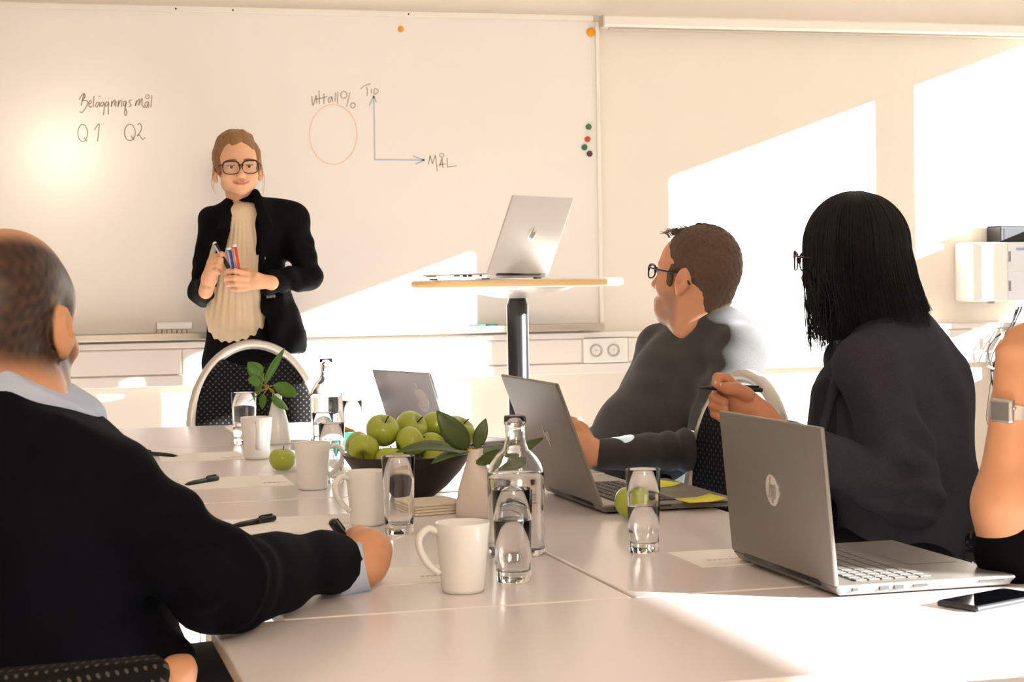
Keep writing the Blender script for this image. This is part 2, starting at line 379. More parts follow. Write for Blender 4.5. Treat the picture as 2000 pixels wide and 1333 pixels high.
T2 = [[(272, 262), (280, 350), (292, 356), (320, 258), (326, 345)], [(352, 205), (355, 350)], [(312, 300), (375, 288), (440, 270)], [(405, 235), (404, 350)],
      [(492, 270), (460, 285), (450, 320), (468, 332), (492, 275), (500, 328)], [(530, 228), (524, 322)], [(556, 218), (551, 348)], ell2(620, 252, 33, 38), [(686, 224), (650, 382)], ell2(718, 366, 26, 28),
      [(800, 190), (850, 150), (912, 132)], [(872, 165), (874, 265)], [(920, 185), (917, 236)], [(950, 185), (950, 243), (985, 228), (992, 200), (955, 180)],
      [(1540, 1006), (1556, 910)], [(1556, 910), (1580, 1000)], [(1580, 1000), (1616, 908)], [(1616, 908), (1634, 1080)], [(1658, 1032), (1686, 940)], [(1686, 940), (1696, 1046)], [(1652, 1012), (1722, 1000)], ell2(1683, 908, 22, 22), [(1745, 938), (1742, 1036)], [(1742, 1036), (1846, 1022)]]
INK = mat('grey marker ink', 'B3A192', 0.6)
for T, x0, y0, sc, a, b, word in ((T1, 100, 140, 6.6667, 0, 19, 'Beläggningsmål'), (T1, 100, 140, 6.6667, 19, 22, 'Q1'), (T1, 100, 140, 6.6667, 22, 25, 'Q2'),
                                  (T2, 560, 140, 5.5556, 0, 7, 'Utfall'), (T2, 560, 140, 5.5556, 7, 10, '%'), (T2, 560, 140, 5.5556, 10, 14, 'TID'), (T2, 560, 140, 5.5556, 14, 24, 'MÅL')):
    obj('handwriting', stroke_me('handwriting', crop_strokes(x0, y0, sc, T[a:b]), 0.0038), INK, wb)['label'] = 'grey handwritten ' + word
obj('drawn_circle', stroke_me('drawn_circle', crop_strokes(560, 140, 5.5556, [ell2(505, 682, 258, 324, -0.35, 40)]), 0.004), mat('red marker ink', 'F6C9B8', 0.6), wb)['label'] = 'red hand-drawn circle'
obj('drawn_arrow', stroke_me('drawn_arrow', crop_strokes(560, 140, 5.5556, [[(945, 265), (950, 500), (955, 955)], [(955, 955), (1490, 960)], [(895, 372), (945, 262)], [(945, 262), (972, 335)], [(1370, 915), (1497, 960)], [(1497, 960), (1395, 1002)]], False), 0.0055), mat('blue marker ink', 'B9C0CC', 0.6), wb)['label'] = 'blue hand-drawn axes with arrow heads'
# magnets
for px, py, rpx, c, lab in ((783, 57, 6, 'E8A93A', 'small yellow round magnet near the top of the whiteboard'), (1154, 63, 9, 'F2A30C', 'large orange round magnet in the top corner of the whiteboard'),
                            (1149.5, 248, 6, '3C7A4E', 'green round magnet above the red magnet'), (1147.5, 272, 6, 'CC4E30', 'red round magnet between two green magnets'),
                            (1141.5, 288, 6, '2F7357', 'green round magnet between the red and the black magnet'), (1151.5, 300.5, 6, '4A3A34', 'black round magnet, lowest of the row on the whiteboard')):
    p = ony(px, py, BY); r = rpx/490
    o = obj('board_magnet', lathe_me('board_magnet', [(r, 0), (r, 0.006), (r*0.85, 0.009), (0, 0.010)], 20), mat('magnet '+c, c, 0.35), None, (p[0], BY+0.0015, p[2]), (R(90), 0, 0))
    tag(o, lab, 'magnet', 'magnets on the whiteboard')
# eraser and green marker on the tray
er = thing('board_eraser', 'white block eraser lying on the whiteboard tray', 'eraser', (ony(340, 648, BY-0.04)[0], BY-0.034, BZ0-0.012))
obj('eraser_body', box_me('eraser_body', (0, 0, 0.040), (0.135, 0.05, 0.03), 0.006), M_WHITE, er)
for i in range(7):
    obj('felt_layer', box_me('felt_layer', (-0.057+i*0.019, 0, 0.0125), (0.0165, 0.046, 0.025), 0.002), mat('cream felt', 'E6DACB', 0.9), er)
gm = thing('marker_pen', 'green marker pen lying on the whiteboard tray', 'marker', (ony(938, 634, BY-0.04)[0], BY-0.04, BZ0-0.012+0.009))
obj('barrel', tube_me('barrel', [(-0.045, 0, 0), (0.022, 0, 0)], 0.008, 12), mat('green marker plastic', '1E8A72', 0.4), gm)
obj('cap', tube_me('cap', [(0.022, 0, 0), (0.07, 0, 0), (0.074, 0, 0)], [0.009, 0.009, 0.006], 12), mat('green marker cap', '17705C', 0.4), gm)

# projector-screen case along the top of the wall, right of the board
psx0 = ony(1172, 46, YW-0.1)[0]+0.025; zc = 2.252
ps = thing('projector_screen', 'long white roll-up projector screen case fixed above the wall', 'screen case', ((psx0+4.55)/2, YW-0.055, zc))
Lc = 4.55-psx0
prof = [(-0.032, 0.017), (-0.024, 0.024), (0.052, 0.024), (0.052, -0.022), (-0.02, -0.022), (-0.030, -0.014)]
bm = bmesh.new(); a_ = [bm.verts.new((-Lc/2, y, z)) for y, z in prof]; b_ = [bm.verts.new((Lc/2, y, z)) for y, z in prof]
for i in range(6): bm.faces.new((a_[i], a_[(i+1) % 6], b_[(i+1) % 6], b_[i]))
bm.faces.new(a_[::-1]); bm.faces.new(b_)
obj('case', frombm('case', bm), M_ALUW, ps)
obj('end_cap', box_me('end_cap', (-Lc/2-0.004, 0.01, 0.001), (0.008, 0.086, 0.05), 0.003), M_ALU, ps)
obj('bottom_bar', box_me('bottom_bar', (0, 0.01, -0.0265), (Lc-0.06, 0.016, 0.009), 0.003), mat('grey beige bar', 'CFC4B4', 0.5), ps)
# ------------------------------------------------------------ tables
TZ = 0.73
def table(label, x0, x1, y0, y1, z=TZ, group='conference tables pushed together'):
    cx, cy, sx, sy = (x0+x1)/2, (y0+y1)/2, x1-x0, y1-y0
    t = thing('conference_table', label, 'table', (cx, cy, 0), 0, group)
    top = obj('tabletop', box_me('tabletop', (0, 0, z-0.011), (sx, sy, 0.022), 0.003), [M_TABLE, M_TEDGE], t)
    for p in top.data.polygons:
        if abs(p.normal.z) < 0.3: p.material_index = 1
    for ax in (-1, 1):
        for ay in (-1, 1):
            px, py = ax*(sx/2-0.05), ay*(sy/2-0.05)
            lg = obj('leg', tube_me('leg', [(px, py, 0.012), (px, py, z-0.025)], 0.019, 14), M_CHROME, t)
            obj('foot', lathe_me('foot', [(0.022, 0), (0.022, 0.012), (0, 0.013)], 12), M_BLACKP, lg, (px, py, 0))
    bm = bmesh.new()
    for ay in (-1, 1): add_box(bm, (0, ay*(sy/2-0.05), z-0.043), (sx-0.12, 0.02, 0.034))
    for ax in (-1, 1): add_box(bm, (ax*(sx/2-0.05), 0, z-0.043), (0.02, sy-0.12, 0.034))
    obj('apron', frombm('apron', bm), M_STEEL, t)
    return t
table('pale laminate conference table set crosswise at the near end of the row', 0.235, 1.635, 1.893, 2.445)
table('pale conference table under the writing hand and the front mug', 0.333, 0.833, 2.451, 3.832)
table('pale conference table under the laptop with yellow notes', 0.839, 1.319, 2.451, 3.832)
table('pale conference table with two pens, beside the fruit bowl', 0.333, 0.833, 3.845, 5.24)
table('pale conference table under the grey laptop with a fruit logo', 0.839, 1.319, 3.845, 5.24)
table('pale conference table at the far end, in front of the empty chair', -0.08, 0.620, 5.247, 6.03)
table('pale sunlit conference table at the far end, beside the empty chair', 0.625, 1.325, 5.247, 6.03)

# tall round table with laptop
tt = thing('standing_table', 'tall round table with beech edge on a black post before the whiteboard', 'table', (1.636, 5.984, 0))
SZ = 1.196
o = obj('table_top', lathe_me('table_top', [(0, SZ-0.028), (0.350, SZ-0.028), (0.360, SZ-0.024), (0.363, SZ-0.014), (0.360, SZ-0.004), (0.352, SZ), (0, SZ)], 72), [mat('white laminate', 'F2ECE2', 0.3), M_BEECH], tt)
for p in o.data.polygons:
    if abs(p.normal.z) < 0.8: p.material_index = 1
smooth_sharp(o)
obj('support_dish', lathe_me('support_dish', [(0.0, SZ-0.066), (0.06, SZ-0.064), (0.15, SZ-0.046), (0.19, SZ-0.03), (0.19, SZ-0.0285), (0, SZ-0.0285)], 40), M_STEEL, tt)
obj('post', lathe_me('post', [(0.0375, 0.03), (0.0375, SZ-0.088), (0.036, SZ-0.085), (0.026, SZ-0.055), (0.026, SZ-0.05), (0, SZ-0.05)], 28), M_BLACKM, tt)
obj('base_disc', lathe_me('base_disc', [(0, 0), (0.27, 0), (0.27, 0.008), (0.05, 0.03), (0.0, 0.03)], 48), M_BLACKM, tt)

# ------------------------------------------------------------ chairs
def chair(label, loc, rotz, arms=False, az=0.668, top=1.0, lean=0.0, back=True):
    t = thing('conference_chair', label, 'chair', loc, rotz, 'black dotted conference chairs')
    rx, ry = 0.222, 0.30; zc = top-ry-0.017; yb = -0.21
    obj('seat', box_me('seat', (0, 0.0, 0.455), (0.45, 0.44, 0.055), 0.026, seg=4), M_CHAIRF, t)
    if back:
        pts = [(-rx, yb, 0.46)]+[(-rx*math.cos(math.pi*i/28), yb-0.03*math.sin(math.pi*i/28), zc+ry*math.sin(math.pi*i/28)) for i in range(29)]+[(rx, yb, 0.46)]
        obj('back_frame', tube_me('back_frame', pts, 0.017, 12, 1.0, (1, 0, 0)), M_STEEL, t)
        ri, rj = rx-0.006, ry-0.012
        poly = []
        for i in range(41):
            th = math.pi*i/40; x = -ri*math.cos(th); z = zc+rj*math.sin(th)
            if abs(x) < 0.105: z = min(z, zc+rj*math.sqrt(1-(0.105/ri)**2)-0.028*(1-(x/0.105)**2))
            poly.append((x, z))
        poly = [(-ri, 0.56)]+poly+[(ri, 0.56)]
        po = obj('backrest', prism_me('backrest', poly[::-1], 0.03, False, 0.008), M_CHAIRF, t, (0, yb-0.012, 0))
    for sx in (-1, 1):
        obj('leg', tube_me('leg', [(sx*rx, yb, 0.47), (sx*rx, yb-0.05, 0.0)], 0.0125, 10), M_CHROME, t)
        obj('leg', tube_me('leg', [(sx*0.21, 0.19, 0.44), (sx*0.22, 0.22, 0.0)], 0.0125, 10), M_CHROME, t)
        obj('seat_rail', tube_me('seat_rail', [(sx*rx, yb, 0.43), (sx*0.215, 0.2, 0.43)], 0.011, 8), M_CHROME, t)
        if arms:
            ar = obj('armrest', box_me('armrest', (sx*0.255, 0.0, az), (0.055, 0.34, 0.035), 0.014, seg=3), M_CHAIRF, t)
            obj('armrest_bar', box_me('armrest_bar', (sx*0.255, 0.0, az-0.028), (0.045, 0.34, 0.02), 0.004), M_BLACKP, ar)
            obj('arm_support', tube_me('arm_support', [(sx*0.25, yb, 0.47), (sx*0.255, -0.16, az-0.04), (sx*0.255, 0.165, az-0.04), (sx*0.245, 0.19, 0.45)], 0.008, 8), M_CHROME, t)
    return t

# ------------------------------------------------------------ laptops
HPX = [(-0.36, 0), (0, 0)]
def disc_me(name, r, t=0.0008, n=32): return lathe_me(name, [(0, t), (r, t), (r, 0), (0, 0)], n, False)
def laptop(name, label, loc, rotz, w, d, h, lean, shell, keym, logo, keys=True):
    t = thing(name, label, 'laptop', loc, rotz, 'laptops')
    bm = bmesh.new(); add_box(bm, (0, d/2, 0.0115), (w, d, 0.015), 0.004)
    for v in bm.verts:
        if v.co.z < 0.010: v.co.x *= 0.975; v.co.y = d/2+(v.co.y-d/2)*0.965
    bo = obj('base', frombm('base', bm), shell, t)
    for fx in (-0.42, 0.42):
        for fy in (0.1, 0.9): obj('rubber_foot', box_me('rubber_foot', (fx*w, fy*d, 0.002), (0.03, 0.012, 0.004)), M_BLACKP, bo)
    for sx in (-1, 1):
        for yy, ln, hh in ((0.10, 0.008, 0.005), (0.26, 0.014, 0.006), (0.34, 0.014, 0.006), (0.46, 0.022, 0.003), (0.86, 0.04, 0.0016)):
            obj('port', box_me('port', (sx*(w/2-0.0015), yy*d, 0.0125), (0.004, ln, hh)), M_KEY, bo)
    obj('touchpad', box_me('touchpad', (0, d*0.79, 0.0191), (0.11, d*0.28, 0.0007)), shell, bo)
    kb = obj('keyboard_well', box_me('keyboard_well', (0, d*0.36, 0.0189), (w*0.88, d*0.44, 0.0008)), M_KEY if keym is M_KEY else mat('dark key well', '4C4845', 0.5), t)
    if keys:
        rows, colsn = 6, 15; kw, kh = w*0.87/colsn, d*0.43/rows
        km = box_me('key', (0, 0, 0.0009), (kw*0.86, kh*0.84, 0.0018), 0.0006, seg=1); km.materials.append(keym)
        ks = {}
        for r_ in range(rows):
            if r_ == 5: slots = [(i, 1) for i in range(4)]+[(4, 6)]+[(10+i, 1) for i in range(5)]
            else: slots = [(i, 1) for i in range(colsn)]
            for c_, wd in slots:
                if wd == 1: me = km
                else:
                    me = box_me('space_key', (0, 0, 0.0009), (kw*(wd-0.14), kh*0.84, 0.0018), 0.0006, seg=1); me.materials.append(keym)
                obj('key', me, None, kb, (-w*0.435+kw*(c_+wd/2), d*0.145+kh*(r_+0.5), 0.0193))
    ld = obj('lid', box_me('lid', (0, -0.003, h/2), (w, 0.007, h), 0.003), shell, t, (0, 0.004, 0.018), (lean, 0, 0))
    obj('screen', box_me('screen', (0, 0.0008, h*0.52), (w*0.95, 0.0012, h*0.88)), M_SCREEN, ld)
    obj('hinge', tube_me('hinge', [(-w*0.36, 0.002, 0.017), (w*0.36, 0.002, 0.017)], 0.006, 10), M_BLACKP, t)
    lz = h*0.52
    if logo == 'round':
        lo = obj('logo', disc_me('logo', 0.024), M_LOGO, ld, (0, -0.0066, lz), (R(90), 0, 0))
        sl = 0.28; zz = lambda x, z: (x+z*sl, -0.0012, z)
        lets = []
        def bar(x, z0, z1): lets.append([(x+z0*sl, z0), (x+z1*sl, z1)])
        bar(-0.009, -0.012, 0.020); bar(-0.0015, -0.012, 0.006); lets.append([(-0.0085, 0.004), (-0.004+0.002, 0.0075), (0.0005, 0.005)])
        bar(0.004, -0.020, 0.008); bar(0.011, -0.008, 0.005); lets.append([(0.0065, 0.007), (0.011, 0.008), (0.0125, 0.005)]); lets.append([(0.0025, -0.0105), (0.007, -0.0115), (0.009, -0.008)])
        me = stroke_me('logo_letters', [[(-x, z) for x, z in l] for l in lets], 0.003)
        me = stroke_me('logo_letters', lets, 0.003)
        obj('logo_letters', me, mat('dull logo letters', '9A938A', 0.5), ld, (0, -0.0092, lz))
    elif logo == 'bars':
        me = stroke_me('logo_bars', [[(-0.016+0.25*z, z) for z in (-0.004, 0.026)], [(-0.006+0.25*z, z) for z in (-0.012, 0.008)], [(0.003+0.25*z, z) for z in (-0.026, 0.008)], [(0.013+0.25*z, z) for z in (-0.012, 0.012)]], 0.0035)
        obj('logo_bars', me, M_LOGO, ld, (0, -0.0084, lz))
    elif logo == 'fruit':
        poly = []
        for i in range(40):
            a = 2*math.pi*i/40; r = 0.026*(1+0.10*abs(math.sin(a))-0.13*math.exp(-((a-math.pi/2)/0.28)**2)-0.05*math.exp(-((a-3*math.pi/2)/0.25)**2))
            x, z = r*math.cos(a), r*math.sin(a)
            dx, dz = x+0.036, z-0.003; q = math.hypot(dx, dz)
            if q < 0.017: x, z = -0.036+dx/q*0.017, 0.003+dz/q*0.017
            poly.append((x, z))
        lo = obj('logo', prism_me('logo', poly[::-1], 0.001), M_LOGO, ld, (0.075, -0.0068, lz+0.02))
        lo.scale = (1.25, 1, 1.25)
        lf = [(0.0, 0.027), (-0.001, 0.034), (-0.006, 0.040), (-0.012, 0.042), (-0.011, 0.035), (-0.006, 0.029)]
        obj('logo_leaf', prism_me('logo_leaf', lf, 0.001), M_LOGO, ld, (0.075, -0.0068, lz+0.02)).scale = (1.25, 1, 1.25)
    return t
laptop('laptop', 'open silver laptop with round logo beside the black phone', (1.094, 2.522, TZ), R(-90), 0.384, 0.282, 0.226, R(5), M_LAPTOP, M_KEYL, 'round')
laptop('laptop', 'open silver laptop with yellow notes stuck beside its touchpad', (1.075, 3.545, TZ), R(-90), 0.415, 0.285, 0.256, R(20), M_LAPTOP, M_KEY, 'bars')
laptop('laptop', 'grey laptop with a fruit logo standing open behind the fruit bowl', (1.065, 4.93, TZ), R(-71), 0.31, 0.215, 0.208, R(18), M_MAC, M_KEY, 'fruit', False)
laptop('laptop', 'silver laptop open on the tall round table', (*at(1013, 548, 5.92)[:2], SZ), R(40), 0.35, 0.262, 0.268, R(23), mat('pale silver laptop shell', 'CFC9C4', 0.35, metal=0.4), M_KEY, 'round', False)
# sticky notes on the palm rest
def note(label, px, py, rz, s=0.072):
    p = onz(px, py, TZ+0.0195)
    vs, fs = [], []
    for i in range(7):
        for j in range(2):
            u = i/6; vs.append(((u-0.5)*s, (j-0.5)*s, 0.0006+0.006*max(0, u-0.55)**2*5))
    for i in range(6): fs.append((2*i, 2*i+2, 2*i+3, 2*i+1))
    o = obj('sticky_note', mesh('sticky_note', vs, fs, True), M_YEL, None, (p[0], p[1], TZ+0.0196), (0, 0, rz))
    md = o.modifiers.new('thick', 'SOLIDIFY'); md.thickness = 0.0004
    return tag(o, label, 'sticky note', 'yellow sticky notes')
note('yellow sticky note at the corner of the laptop palm rest', 1366, 977, R(4), 0.078)
note('yellow sticky note on the far side of the laptop palm rest', 1285, 949, R(20), 0.07)

# ------------------------------------------------------------ crockery and glass
def mug(label, px, py, rot, s=1.0, hs=1.0):
    p = onz(px, py); t = thing('mug', label, 'mug', p, rot, 'white mugs')
    h = 0.1*s*hs
    prof = [(0, 0.003), (0.024*s, 0.003), (0.026*s, 0), (0.0295*s, 0.001), (0.031*s, 0.006), (0.0335*s, h*0.4), (0.0375*s, h*0.8), (0.0395*s, h*0.985), (0.0388*s, h), (0.0372*s, h*0.99), (0.035*s, h*0.8), (0.031*s, h*0.4), (0.028*s, 0.012), (0.02*s, 0.008), (0, 0.008)]
    obj('cup_body', lathe_me('cup_body', prof, 40), M_CERAMIC, t)
    pts = spline([(0.0365*s, 0, h*0.88), (0.050*s, 0, h*0.92), (0.0625*s, 0, h*0.80), (0.0615*s, 0, h*0.62), (0.050*s, 0, h*0.42), (0.0345*s, 0, h*0.28)], 6)
    obj('handle', tube_me('handle', pts, [0.0052*s]*len(pts), 10, 1.3, (0, 1, 0)), M_CERAMIC, t)
    c = obj('coffee', lathe_me('coffee', [(0, h*0.3), (0.0295*s, h*0.3), (0.0, h*0.31)], 24), mat('black coffee', '1A0E08', 0.1), t)
    return t
mug('white mug with a sunlit side and large handle beside the writing hand', 905, 1156, R(180), 1.03)
mug('white mug beside the empty tall glass', 718, 1026, R(195), 1.03)
mug('white mug next to the lone green apple, handle toward the bowl', 612, 956, R(-8), 1.05)
mug('white mug standing before the glass by the leafy vase', 502, 897, R(-92), 1.06, 1.05)

def glass(label, px, py, r=0.030, h=0.139, water=0.0, flutes=True, base=0.016):
    p = onz(px, py); t = thing('drinking_glass', label, 'glass', p, random.random(), 'drinking glasses')
    n = 60; vs, fs = [], []
    outer = [(0.0, 0.0), (r*0.80, 0.0), (r*0.86, 0.002), (r*0.87, 0.012), (r*0.885, 0.026), (r*0.90, 0.034), (r*0.96, h*0.7), (r, h-0.001), (r-0.0006, h)]
    inner = [(r-0.0014, h-0.0006), (r*0.96-0.0018, h*0.7), (r*0.90-0.002, 0.036), (r*0.88-0.0026, base+0.004), (r*0.6, base), (0.0, base)]
    prof = outer+inner; idx = []
    for q, (rr, z) in enumerate(prof):
        if rr < 1e-6: idx.append([len(vs)]); vs.append((0, 0, z)); continue
        idx.append(list(range(len(vs), len(vs)+n)))
        for i in range(n):
            a = 2*math.pi*i/n; k = rr
            if flutes and 1 <= q <= 4: k = rr*(1-0.035*abs(math.sin(5*a)))
            vs.append((k*math.cos(a), k*math.sin(a), z))
    for a, b in zip(idx[:-1], idx[1:]):
        for i in range(n):
            j = (i+1) % n
            if len(a) == 1: fs.append((a[0], b[j], b[i]))
            elif len(b) == 1: fs.append((a[i], a[j], b[0]))
            else: fs.append((a[i], a[j], b[j], b[i]))
    obj('glass_body', mesh('glass_body', vs, fs, True), M_GLASS, t)
    if water > 0:
        zt = base+(h-base)*water
        k = (r*0.90-0.002)+(r*0.06)*max(0, (zt-0.036))/(h*0.7-0.036)
        obj('water', lathe_me('water', [(0, base-0.0003), (r*0.6, base-0.0003), (r*0.88-0.0022, base+0.004), (r*0.90-0.0016, 0.036), (k+0.0004, zt), (k-0.003, zt-0.0006), (0, zt-0.0008)], 40), M_WATER, t)
    return t
random.seed(4)
glass('tall glass of water standing before the clear bottle', 1003, 1136, 0.0305, 0.141, 0.62)
glass('half full glass of water beside the laptop with yellow notes', 1258, 1079, 0.029, 0.139, 0.5)
glass('empty tall glass standing before the fruit bowl', 780, 1043, 0.030, 0.142, 0.0, False)
glass('tall glass behind the mug that stands by the lone apple', 650, 945, 0.03, 0.139, 0.3)
glass('tall glass beside the leafy vase, behind a mug', 478, 868, 0.036, 0.15, 0.25, False)
glass('tall glass in front of the far clear bottle', 632, 895, 0.028, 0.12, 0.4, False)
glass('sunlit glass between the far bottle and the grey laptop', 690, 868, 0.028, 0.125, 0.2, False)

def bottle(label, px, py, h=0.232, r=0.0475, level=0.138):
    p = onz(px, py); t = thing('water_bottle', label, 'bottle', p, 0, 'clear glass water bottles'); k = h/0.232
    out = [(0, 0.004), (r*0.7, 0.003), (r*0.9, 0.0), (r*0.98, 0.004), (r, 0.012), (r, 0.128*k), (r*0.985, 0.138*k), (r*0.9, 0.152*k), (r*0.70, 0.166*k), (r*0.46, 0.176*k), (0.0185, 0.186*k), (0.0168, 0.195*k), (0.0165, 0.212*k), (0.0182, 0.216*k), (0.0185, 0.229*k), (0.0175, h)]
    inn = [(max(a-0.0022, 0), b) for a, b in out[::-1]]
    inn = [(0.0145, h-0.001), (0.0138, 0.212*k), (0.0142, 0.195*k), (0.0158, 0.187*k), (r*0.46-0.003, 0.1735*k), (r*0.70-0.003, 0.1632*k), (r*0.9-0.003, 0.149*k), (r*0.985-0.003, 0.136*k), (r-0.003, 0.127*k), (r-0.003, 0.018), (r*0.8, 0.011), (0, 0.012)]
    obj('bottle_body', lathe_me('bottle_body', out+inn, 48), M_GLASS, t)
    obj('water', lathe_me('water', [(0, 0.0117), (r*0.8, 0.0107), (r-0.0026, 0.018), (r-0.0026, min(level, 0.128)*k), (r*0.985-0.0028, level*k), (r*0.985-0.006, level*k-0.0008), (0, level*k-0.001)], 40), M_WATER, t)
    return t
bottle('clear glass water bottle standing behind a full glass', 1010, 1084)
bottle('clear glass water bottle at the far end by the leafy vase', 640, 868, 0.245)

# ------------------------------------------------------------ fruit
def apple_mesh():
    vs, fs = [], []; n, m_ = 28, 18; dm = []
    for j in range(m_+1):
        th = math.pi*j/m_
        for i in range(n):
            ph = 2*math.pi*i/n
            rr = 1.0+0.035*math.cos(5*ph)*math.sin(th)**2*(0.3+0.7*(th > math.pi/2))*0.6
            x = rr*math.sin(th)*(1+0.07*math.cos(th)); z = 0.92*math.cos(th)
            z -= 0.36*math.exp(-(th/0.36)**2); z += 0.26*math.exp(-((math.pi-th)/0.30)**2)
            vs.append((x*math.cos(ph), x*math.sin(ph), z)); dm.append(0.9*math.exp(-(th/0.3)**2)+0.7*math.exp(-((math.pi-th)/0.25)**2))
    for j in range(m_):
        for i in range(n): fs.append((j*n+i, (j+1)*n+i, (j+1)*n+(i+1) % n, j*n+(i+1) % n))
    me = mesh('apple', vs, fs, True); a = me.attributes.new('dimple', 'FLOAT', 'POINT'); a.data.foreach_set('value', dm); me.materials.append(M_APPLE)
    return me
AP = apple_mesh()
ST = tube_me('stem', [(0, 0, 0.52), (0.03, 0.01, 0.8), (0.10, 0.03, 1.02)], [0.035, 0.035, 0.05], 6); ST.materials.append(M_STEM)
def apple(label, c, r, rot=(0, 0, 0), group=None):
    o = obj('apple', AP, None, None, c, rot); o.scale = (r, r, r); tag(o, label, 'apple', group)
    obj('stem', ST, None, o); return o
p = onz(552, 921); apple('single green apple lying on the table beside two mugs', (p[0], p[1], TZ+0.0292), 0.0325, (0.05, 0.05, 0.6))
p = onz(1238, 1016); apple('green apple lying behind the half full water glass', (p[0], p[1], TZ+0.0327), 0.0365, (0.1, -0.06, 2))
BC = onz(797, 972); BC[1] += 0.0
bw = thing('fruit_bowl', 'dark brown tapered bowl filled with green apples', 'bowl', (BC[0], BC[1], TZ))
obj('bowl_body', lathe_me('bowl_body', [(0, 0), (0.048, 0), (0.056, 0.003), (0.085, 0.026), (0.113, 0.056), (0.137, 0.092), (0.1375, 0.094), (0.134, 0.094), (0.109, 0.060), (0.08, 0.030), (0.05, 0.011), (0, 0.009)], 48), M_BOWL, bw)
dB = float((BC-CAMP)@FWD)
lab = 'green apple in the dark bowl, '
HEAP = (
        (745, 848, -0.02, 0.0365, (0.5, 0.2, 0), 'large one at the top of the heap'),
        (806, 836, 0.045, 0.0365, (0.9, -0.3, 1), 'behind the one with its hollow turned sideways'),
        (806, 864, -0.03, 0.034, (0.2, 1.15, 0.3), 'hollow turned sideways'),
        (848, 834, 0.085, 0.033, (-0.7, 0.5, 0), 'half hidden at the back of the heap'),
        (711, 882, -0.065, 0.033, (2.2, 0.5, 0), 'resting on the rim with its base showing'),
        (688, 884, 0.0, 0.030, (1.4, -0.3, 2), 'behind the one resting on the rim'),
        (884, 852, 0.02, 0.0375, (0.4, 0.5, 0), 'behind the big vase leaf'),
        (760, 900, -0.085, 0.032, (0.3, 0.2, 2), 'low in front under the largest one'),
        (855, 901, -0.05, 0.033, (1.0, 0.2, 3), 'low in front beneath the long leaf'),
        (893, 905, 0.0, 0.031, (0.2, 1.0, 1), 'against the rim below the vase leaves'),)
hc = [np.array(at(px, py, dB+dd)) for px, py, dd, *_ in HEAP]; hr = [q[3]*0.985 for q in HEAP]
rin = lambda z: np.interp(z, [0.009, 0.011, 0.030, 0.060, 0.094], [0.0, 0.05, 0.08, 0.109, 0.134])
for it in range(160):      # let the heap settle: apples push each other and the bowl wall apart
    for a in range(len(hc)):
        for c in range(a):
            d = hc[a]-hc[c]; L_ = np.linalg.norm(d); ov = hr[a]+hr[c]-L_
            if ov > 0: d = d/L_*ov*0.5*np.array([1.15, 1.15, 0.75]); hc[a] = hc[a]+d; hc[c] = hc[c]-d
    for a in range(len(hc)):
        v = hc[a]-BC; rho = math.hypot(v[0], v[1])
        for ang in np.linspace(-1.2, 0.9, 8):     # test points on the lower outer side
            pz = v[2]+hr[a]*math.sin(ang); pr = rho+hr[a]*math.cos(ang)
            if pz < 0.094:
                ex = pr-rin(max(pz, 0.0105))
                if ex > 0:
                    k = 0.35*ex; hc[a] = hc[a]+np.array([-v[0]/max(rho, 1e-4)*k, -v[1]/max(rho, 1e-4)*k, k*0.8])
for (px, py, dd, r, rot, which), c in zip(HEAP, hc):
    apple(lab+which, c, r, rot, 'apples in the bowl')

# ------------------------------------------------------------ vases with leaf twigs
def leaf_me(name, base, tip, width, side, bend=0.0, fold=0.18):
    base, tip = np.asarray(base, float), np.asarray(tip, float); ax = tip-base; L_ = np.linalg.norm(ax); t = ax/L_
    s = unit(np.asarray(side, float)-t*(np.asarray(side, float)@t)); nn = np.cross(s, t); vs, fs = [], []; K = 10
    for i in range(K+1):
        u = i/K; hw = width/2*max(0.02, math.sin(math.pi*min(1, u**0.85))**0.75) if 0 < u < 1 else width*0.03
        c = base+ax*u+nn*bend*L_*math.sin(math.pi*u)
        for q in (-1, -0.5, 0, 0.5, 1): vs.append(c+s*hw*q+nn*hw*fold*abs(q))
    for i in range(K):
        for j in range(4): fs.append((i*5+j, i*5+j+1, (i+1)*5+j+1, (i+1)*5+j))
    return mesh(name, vs, fs, True)
def vase_me(h, r): return lathe_me('vase_body', [(0, 0.002), (r*0.92, 0), (r, 0.006), (r*0.985, h*0.18), (r*0.86, h*0.42), (r*0.62, h*0.66), (r*0.42, h*0.85), (r*0.36, h*0.95), (r*0.38, h), (r*0.32, h), (r*0.30, h*0.9), (r*0.5, h*0.6), (r*0.8, h*0.2), (0, h*0.05)], 36)
def vase(label, px, py, h, r, ma, leaves, D, bud, lm):
    p = onz(px, py); t = thing('leaf_vase', label, 'vase', p, 0, 'white vases with leaves'); P0 = np.array(p)
    obj('vase_body', vase_me(h, r), M_CERAMIC if ma is None else ma, t)
    b0 = at(bud[0], bud[1], D)-P0
    obj('twig', tube_me('twig', spline([(0, 0, h*0.25), (b0[0]*0.3, b0[1]*0.3, h*0.98), b0], 5), 0.0022, 6), M_BUD, t)
    rr = random.Random(3)
    for i in range(9):
        d = unit([rr.uniform(-1, 1), rr.uniform(-1, 1), rr.uniform(-0.2, 1)])
        obj('bud', tube_me('bud', [b0, b0+d*0.006, b0+d*0.012], [0.0014, 0.002, 0.0006], 6), M_BUD, t)
    for (bx, by, db), (tx, ty, dt), wd, side, bend in leaves:
        q0, q1 = at(bx, by, D+db)-P0, at(tx, ty, D+dt)-P0
        o = obj('leaf', leaf_me('leaf', q0, q1, wd, side, bend), lm, t)
        md = o.modifiers.new('thick', 'SOLIDIFY'); md.thickness = 0.0006
        obj('leaf_stalk', tube_me('leaf_stalk', [b0, (b0+q0)/2, q0+(q1-q0)*0.06], 0.0012, 6), M_BUD, t)
    return t
